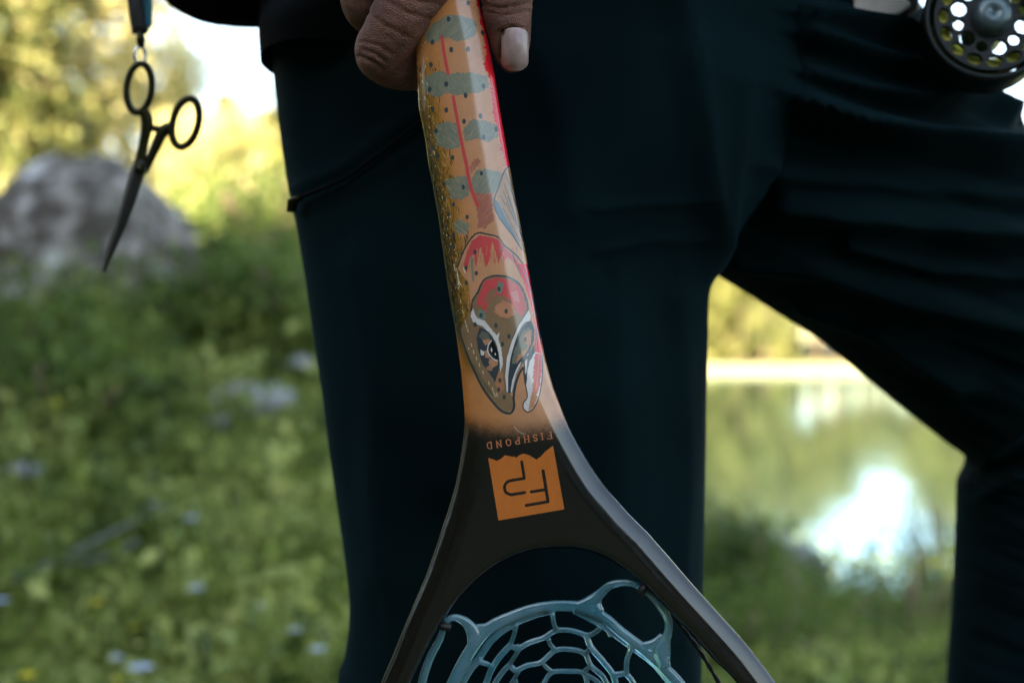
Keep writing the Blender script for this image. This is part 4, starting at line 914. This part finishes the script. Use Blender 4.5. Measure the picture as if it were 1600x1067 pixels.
strand([(185, 345), (165, 410), (115, 505), (80, 600), (60, 690), (30, 800)], [34, 40, 44, 46, 46, 46], [.001, .002, .003, .004, .005, .006])
strand([(905, 235), (985, 205), (1040, 160), (1090, 118), (1160, 104), (1225, 115), (1275, 142)], [50, 66, 50, 42, 36, 34, 34], [RD, RD, .005, .003, .002, .001, .001]); strand([(1020, 260), (1015, 230), (1030, 190)], [70, 64, 30], RD)
strand([(1275, 142), (1335, 200), (1395, 285), (1408, 345), (1390, 420), (1360, 480), (1385, 560)], [36, 40, 42, 42, 50, 84, 70], [.001, .002, .003, .004, .005, RD, RD]); strand([(1260, 450), (1330, 430), (1375, 390)], [40, 46, 36], RD); strand([(1400, 400), (1395, 480), (1395, 540)], [30, 46, 40], RD)
# thin web inside the rim
strand([(375, 515), (455, 405), (560, 330), (672, 285), (775, 258)], [40, 40, 40, 34, 30], RD+.002, 6, .3); strand([(890, 252), (1018, 312), (1110, 372), (1212, 448), (1330, 545), (1430, 665)], [40, 46, 52, 50, 42, 40], RD+.002, 6, .3); strand([(285, 650), (330, 570), (388, 508)], [40, 46, 40], RD+.002, 6, .3)
d2, d3, d4, d5 = .012, .018, .024, .03
for q, w_, d in [
 ([(580, 330), (568, 385), (548, 440)], 26, [RD, .009, d2]), ([(770, 250), (780, 300), (785, 330), (800, 362)], 28, [RD, RD, .009, d2]), ([(1040, 345), (1010, 372), (970, 390)], 30, [RD, .009, d2]), ([(1205, 450), (1180, 530), (1178, 600)], 30, [RD, .009, d2]), ([(375, 530), (430, 550), (445, 580)], 30, [RD, .009, d2]),
 ([(395, 720), (420, 640), (445, 575), (490, 505), (545, 445)], 34, d2), ([(545, 445), (590, 462), (650, 428), (730, 402), (790, 366), (870, 362), (960, 388)], 30, d2), ([(960, 388), (985, 455), (1045, 525), (1105, 605), (1130, 700)], 34, d2), ([(1105, 605), (1170, 600), (1215, 650), (1240, 740)], 32, d2),
 ([(575, 440), (595, 475)], 34, d2), ([(590, 475), (545, 545)], 26, [d2, d3]), ([(755, 410), (765, 440), (795, 472)], 26, [d2, .015, d3]), ([(985, 455), (960, 485)], 30, [d2, d3]), ([(1060, 330), (1090, 400)], 20, RD+.002),
 ([(440, 700), (480, 625), (540, 555), (575, 580), (640, 552), (715, 535), (790, 472), (870, 465), (950, 488), (985, 555), (1050, 615), (1090, 700)], 30, d3), ([(555, 560), (580, 590)], 30, d3),
 ([(525, 700), (560, 640), (590, 590)], 26, [d4, d4, d3]), ([(720, 535), (740, 560), (775, 590)], 26, [d3, .021, d4]), ([(985, 555), (940, 592)], 28, [d3, d4]), ([(715, 700), (735, 640), (775, 590), (860, 585), (940, 592), (965, 650), (980, 700)], 28, d4), ([(590, 640), (560, 640), (600, 700)], 24, d4), ([(940, 592), (1020, 640), (1050, 700)], 26, d4),
 ([(1060, 540), (1110, 600)], 20, d2)]:
    strand(q, w_, d, 5)
# the bag goes on below the frame of the picture as sagging hexagon rows
for r_ in range(8):
    yy = 760+r_*120; x0 = 160-r_*30; x1 = 1620+r_*20; dd = .012+.012*r_; n_ = 9; st = (x1-x0)/n_
    for i in range(n_):
        xa = x0+(i+(r_ % 2)*.5)*st
        strand([(xa, yy), (xa+st*.5, yy-40), (xa+st, yy)], 30, dd, 3); strand([(xa, yy), (xa-8, yy+90)], 30, [dd, dd+.012], 3)
child('mesh_bag', remesh(rb.mesh('mesh_bag'), .0005, 4, .5), M_rub, net)
for px, py, a in [(694, 977, 75), (1004, 919, 35)]:
    mb = MB(); t = Vector((math.cos(math.radians(a)), 0, math.sin(math.radians(a)))); c = P(px, py, DN+.001); s = Vector((t.z, 0, -t.x)) if a > 60 else Vector((-t.z, 0, t.x))
    dv = Vector((math.cos(math.radians(a)), 0, -math.sin(math.radians(a)))); dv = Vector((-.55, 0, -.85)) if a < 60 else Vector((.97, 0, -.2))
    mb.tube([c-dv*.0036, c, c+dv*.0036], [.0019, .0023, .0019], 10, flat=1.9, fdir=(0, 1, 0))
    child('tie', mb.mesh('tie'), M_black, net)
mb = MB(); cp = cat([P(1010, 915, DN+.006), P(1054, 965, DN+.008), P(1092, 1015, DN+.008), P(1126, 1072, DN+.008), P(1170, 1160, DN+.008)], 10)
for ph in (0, math.pi):
    mb.tube([p+Vector((math.cos(i*.9+ph), 0, math.sin(i*.9+ph)))*.0005 for i, p in enumerate(cp)], .0008, 6)
child('cord', mb.mesh('cord'), M_black, net)

# ------------------------------------------------------------------ forceps on their strap
DFc = .895; kf = DFc/F
fc = empty('forceps', P(217, 264, DFc), 'black locking forceps hanging tip down from a strap in front of the boulder', 'forceps')
def ring(c, a, b, tilt, r, mb):
    n = 40; pts = []
    for i in range(n+1):
        th = 2*math.pi*i/n; x, y = a*math.cos(th), b*math.sin(th); ct, st = math.cos(tilt), math.sin(tilt)
        pts.append(P(c[0]+x*ct-y*st, c[1]+x*st+y*ct, DFc))
    mb.tube(pts, r*kf, 10, False, 1, (0, 1, 0))
zf = lambda L_: [(100+.4126*x, .4126*y) for x, y in L_]
def arm(mb, L_, wd, d=0, fl=.6):
    q = zf(L_); c = cat([P(x, y, DFc+d) for x, y in q], 6); rr = np.interp(np.linspace(0, len(wd)-1, len(c)), np.arange(len(wd)), wd)*.4126*kf/2; mb.tube(c, list(rr), 10, True, fl, (0, 1, 0))
mb = MB(); ring((217.6, 138), 19.5, 38, math.radians(6), 5.6, mb); arm(mb, [(300, 415), (315, 465), (300, 550), (283, 640)], [42, 48, 36, 40]); arm(mb, [(315, 465), (335, 487), (360, 490)], [34, 24, 22], .001)
child('handle', mb.mesh('handle'), M_steel, fc, 'handle with the upper finger ring')
mb = MB(); ring((290, 192), 20, 38.5, math.radians(14), 5.8, mb); arm(mb, [(410, 480), (375, 500), (335, 585), (300, 645)], [42, 46, 36, 40], .002); arm(mb, [(385, 488), (360, 487), (335, 480)], [34, 22, 16], .002)
child('handle', mb.mesh('handle'), M_steel, fc, 'handle with the lower, right-hand finger ring')
mb = MB(); arm(mb, [(298, 610), (280, 660), (245, 770), (215, 860), (180, 950), (150, 1030)], [44, 50, 46, 36, 24, 10]); child('jaw', mb.mesh('jaw'), M_jaw, fc)
mb = MB(); arm(mb, [(288, 612), (268, 665), (235, 770), (205, 860), (172, 950), (148, 1028)], [42, 44, 40, 32, 22, 8], .003); child('jaw', mb.mesh('jaw'), M_jaw, fc)
mb = MB(); c = P(*zf([(287, 640)])[0], DFc-.003); mb.tube([c+Vector((0, -.002, 0)), c+Vector((0, .006, 0))], .0035, 14); child('pivot', mb.mesh('pivot'), M_steel, fc)
st = empty('strap', P(217, -200, DFc), 'short black strap with a metal swivel above the forceps', 'strap')
mb = MB(); q = [P(200, -260, DFc+.01), P(206, -60, DFc+.005), P(211, 0, DFc), P(218, 52, DFc)]; mb.tube(cat(q, 5), [.0055]*10+[.0048]*6, 12, True, .4, (0, 1, 0)); child('webbing', mb.mesh('webbing'), M_black, st)
mb = MB(); q = [P(216, -260, DFc+.012), P(222, -60, DFc+.008), P(229, 0, DFc+.006), P(229, 40, DFc+.004), P(224, 52, DFc+.002)]; mb.tube(cat(q, 5), [.0036]*16+[.0022]*5, 10, True, .4, (0, 1, 0)); child('webbing', mb.mesh('webbing'), M_teal, st, 'teal webbing')
mb = MB(); mb.tube([P(219, 50, DFc), P(220, 62, DFc), P(220, 74, DFc)], [.0022, .0030, .0022], 12); child('swivel', mb.mesh('swivel'), M_steel, st)
mb = MB(); pts = [P(219+8*math.cos(t), 87+14*math.sin(t), DFc+.002*math.cos(t)) for t in np.linspace(0, 6.2832, 30)]; mb.tube(pts, .0012, 8, False, 1, (0, 1, 0)); child('split_ring', mb.mesh('split_ring'), M_bright, st)

# ------------------------------------------------------------------ fly reel at the upper right
DR = .835; kr = DR/F; RC = P(1547, 30, DR)
rl = empty('fly_reel', RC, 'black fly reel with ported spool and yellow line, beside the raised thigh', 'fishing reel')
rl.rotation_euler = (math.radians(-9), 0, math.radians(-7)); bpy.context.view_layer.update()
def plate(name, ro, ri, holes, y0, y1, m, seg=160):
    """ring plate in the xz plane with round/oval holes, cut as a fine polar grid with real thickness"""
    nr_ = 46; bm = bmesh.new(); vs = {}
    def inside(r, th):
        x, z = r*math.cos(th), r*math.sin(th)
        for (hx, hz, ha, hb_, ht) in holes:
            dx, dz = x-hx, z-hz; c, s = math.cos(ht), math.sin(ht); u, v = dx*c+dz*s, -dx*s+dz*c
            if (u/ha)**2+(v/hb_)**2 < 1: return True
        return False
    seg2 = 240
    def vert(i, j):
        j %= seg2
        if (i, j) not in vs:
            r = ri+(ro-ri)*i/nr_; th = 2*math.pi*j/seg2; vs[i, j] = bm.verts.new((r*math.cos(th), y0, r*math.sin(th)))
        return vs[i, j]
    for i in range(nr_):
        for j in range(seg2):
            r = ri+(ro-ri)*(i+.5)/nr_; th = 2*math.pi*(j+.5)/seg2
            if not inside(r, th): bm.faces.new([vert(i, j), vert(i, j+1), vert(i+1, j+1), vert(i+1, j)])
    ex = bmesh.ops.extrude_face_region(bm, geom=bm.faces[:]); 
    for g in ex['geom']:
        if isinstance(g, bmesh.types.BMVert): g.co.y = y1
    bmesh.ops.recalc_face_normals(bm, faces=bm.faces); me = bpy.data.meshes.new(name); bm.to_mesh(me); bm.free()
    return link(name, me, m, rl)
k = kr
inner = [(50*k*math.cos(t), 50*k*math.sin(t), r_*k, r_*k*1.05, t) for t, r_ in [(math.radians(a), q) for a, q in zip(range(12, 372, 30), [9, 12, 9, 12, 9, 12, 9, 12, 9, 12, 9, 12])]]
outer = [(72*k*math.cos(t), 72*k*math.sin(t), 9*k, 12.5*k, t) for t in [math.radians(a) for a in range(8, 368, 24)]]
plate('spool', 86*k, 12*k, inner+outer, -.003, .001, M_reel)
plate('back_plate', 97*k, 14*k, [(52*k*math.cos(t), 52*k*math.sin(t), 32*k, 24*k, t) for t in [math.radians(a) for a in range(0, 360, 60)]], .024, .027, M_reel)
def revolve(name, prof, m, seg=80, parent=None):
    V = []; Fa = []; n = len(prof)
    for j in range(seg):
        th = 2*math.pi*j/seg
        for r, y in prof: V.append((r*math.cos(th), y, r*math.sin(th)))
    for j in range(seg):
        for i in range(n):
            i2 = (i+1) % n; j2 = (j+1) % seg; Fa.append((j*n+i, j*n+i2, j2*n+i2, j2*n+i))
    me = bpy.data.meshes.new(name); me.from_pydata(V, [], Fa); me.update()
    for p in me.polygons: p.use_smooth = True
    return link(name, me, m, parent or rl)
revolve('rim', [(98*k, -.005), (102*k, -.004), (103*k, 0), (102*k, .006), (99*k, .026), (95*k, .028), (94*k, .020), (96*k, .004), (94*k, -.001), (94*k, -.004)], M_reel)
revolve('line', [(80*k, .003), (82*k, .006), (81*k, .014), (80*k, .018), (63*k, .018), (62*k, .003)], M_line)
revolve('hub', [(1e-5, -.012), (20*k, -.012), (27*k, -.010), (31*k, -.006), (33*k, -.001), (33*k, .026), (1e-5, .026)], M_knob)
mb = MB(); mb.tube([(.062*.35, -.003, .062*.25), (.062*.35, -.012, .062*.25), (.062*.35, -.020, .062*.25)], [.004, .0055, .0045], 14); link('crank_knob', mb.mesh('crank_knob'), M_knob, rl)
mb = MB(); mb.tube([(0, .012, 98*k), (0, .012, 120*k)], .006, 12); mb.tube([(-.03, .012, 122*k), (0, .012, 120*k), (.03, .012, 122*k)], [.003, .005, .003], 12); link('foot', mb.mesh('foot'), M_reel, rl)
rod = empty('fly_rod', P(1550, -92, DR+.01), 'fly rod with cork grip held above the reel, outside the picture', 'fishing rod')
ax = Vector((.9, .35, .25)).normalized(); b0 = P(1550, -98, DR+.01)
mb = MB(); mb.tube([b0-ax*.09, b0-ax*.05, b0+ax*.05], .009, 14); child('reel_seat', mb.mesh('reel_seat'), M_reel, rod)
mb = MB(); mb.tube([b0+ax*.05, b0+ax*.1, b0+ax*.18, b0+ax*.22], [.011, .014, .013, .008], 16); child('grip', mb.mesh('grip'), M_cork, rod)
mb = MB(); mb.tube([b0+ax*.22, b0+ax*2.4], [.0045, .001], 10); child('blank', mb.mesh('blank'), M_steel, rod)

# ------------------------------------------------------------------ pack flap whose grey lower edge shows at the top right
pk = empty('waist_pack', P(1350, -120, .86), 'grey fabric waist pack with black trim above the raised thigh', 'bag')
def slab(pts, d0, d1, name, m):
    n = len(pts); V = [P(x, y, d0) for x, y in pts]+[P(x, y, d1) for x, y in pts]
    Fa = [tuple(range(n)), tuple(range(2*n-1, n-1, -1))]+[(i, i+n, (i+1) % n+n, (i+1) % n) for i in range(n)]
    mm = MB(); mm.add(V, Fa); me = mm.mesh(name, False); o = child(name, me, m, pk); bv = o.modifiers.new('b', 'BEVEL'); bv.width = .002; bv.segments = 3; return o
slab([(1262, -5), (1275, 4), (1291, 20), (1293, -10), (1290, -180), (1230, -180)], .855, .875, 'side_flap', M_pack)
slab([(1334, -180), (1334, 10), (1336, 22), (1365, 25), (1395, 26), (1410, 20), (1425, 8), (1412, -4), (1408, -180)], .85, .875, 'front_panel', M_pack)
slab([(1290, -180), (1292, 0), (1300, 26), (1330, 36), (1380, 38), (1412, 34), (1436, 14), (1440, -180)], .877, .90, 'lower_trim', M_black)
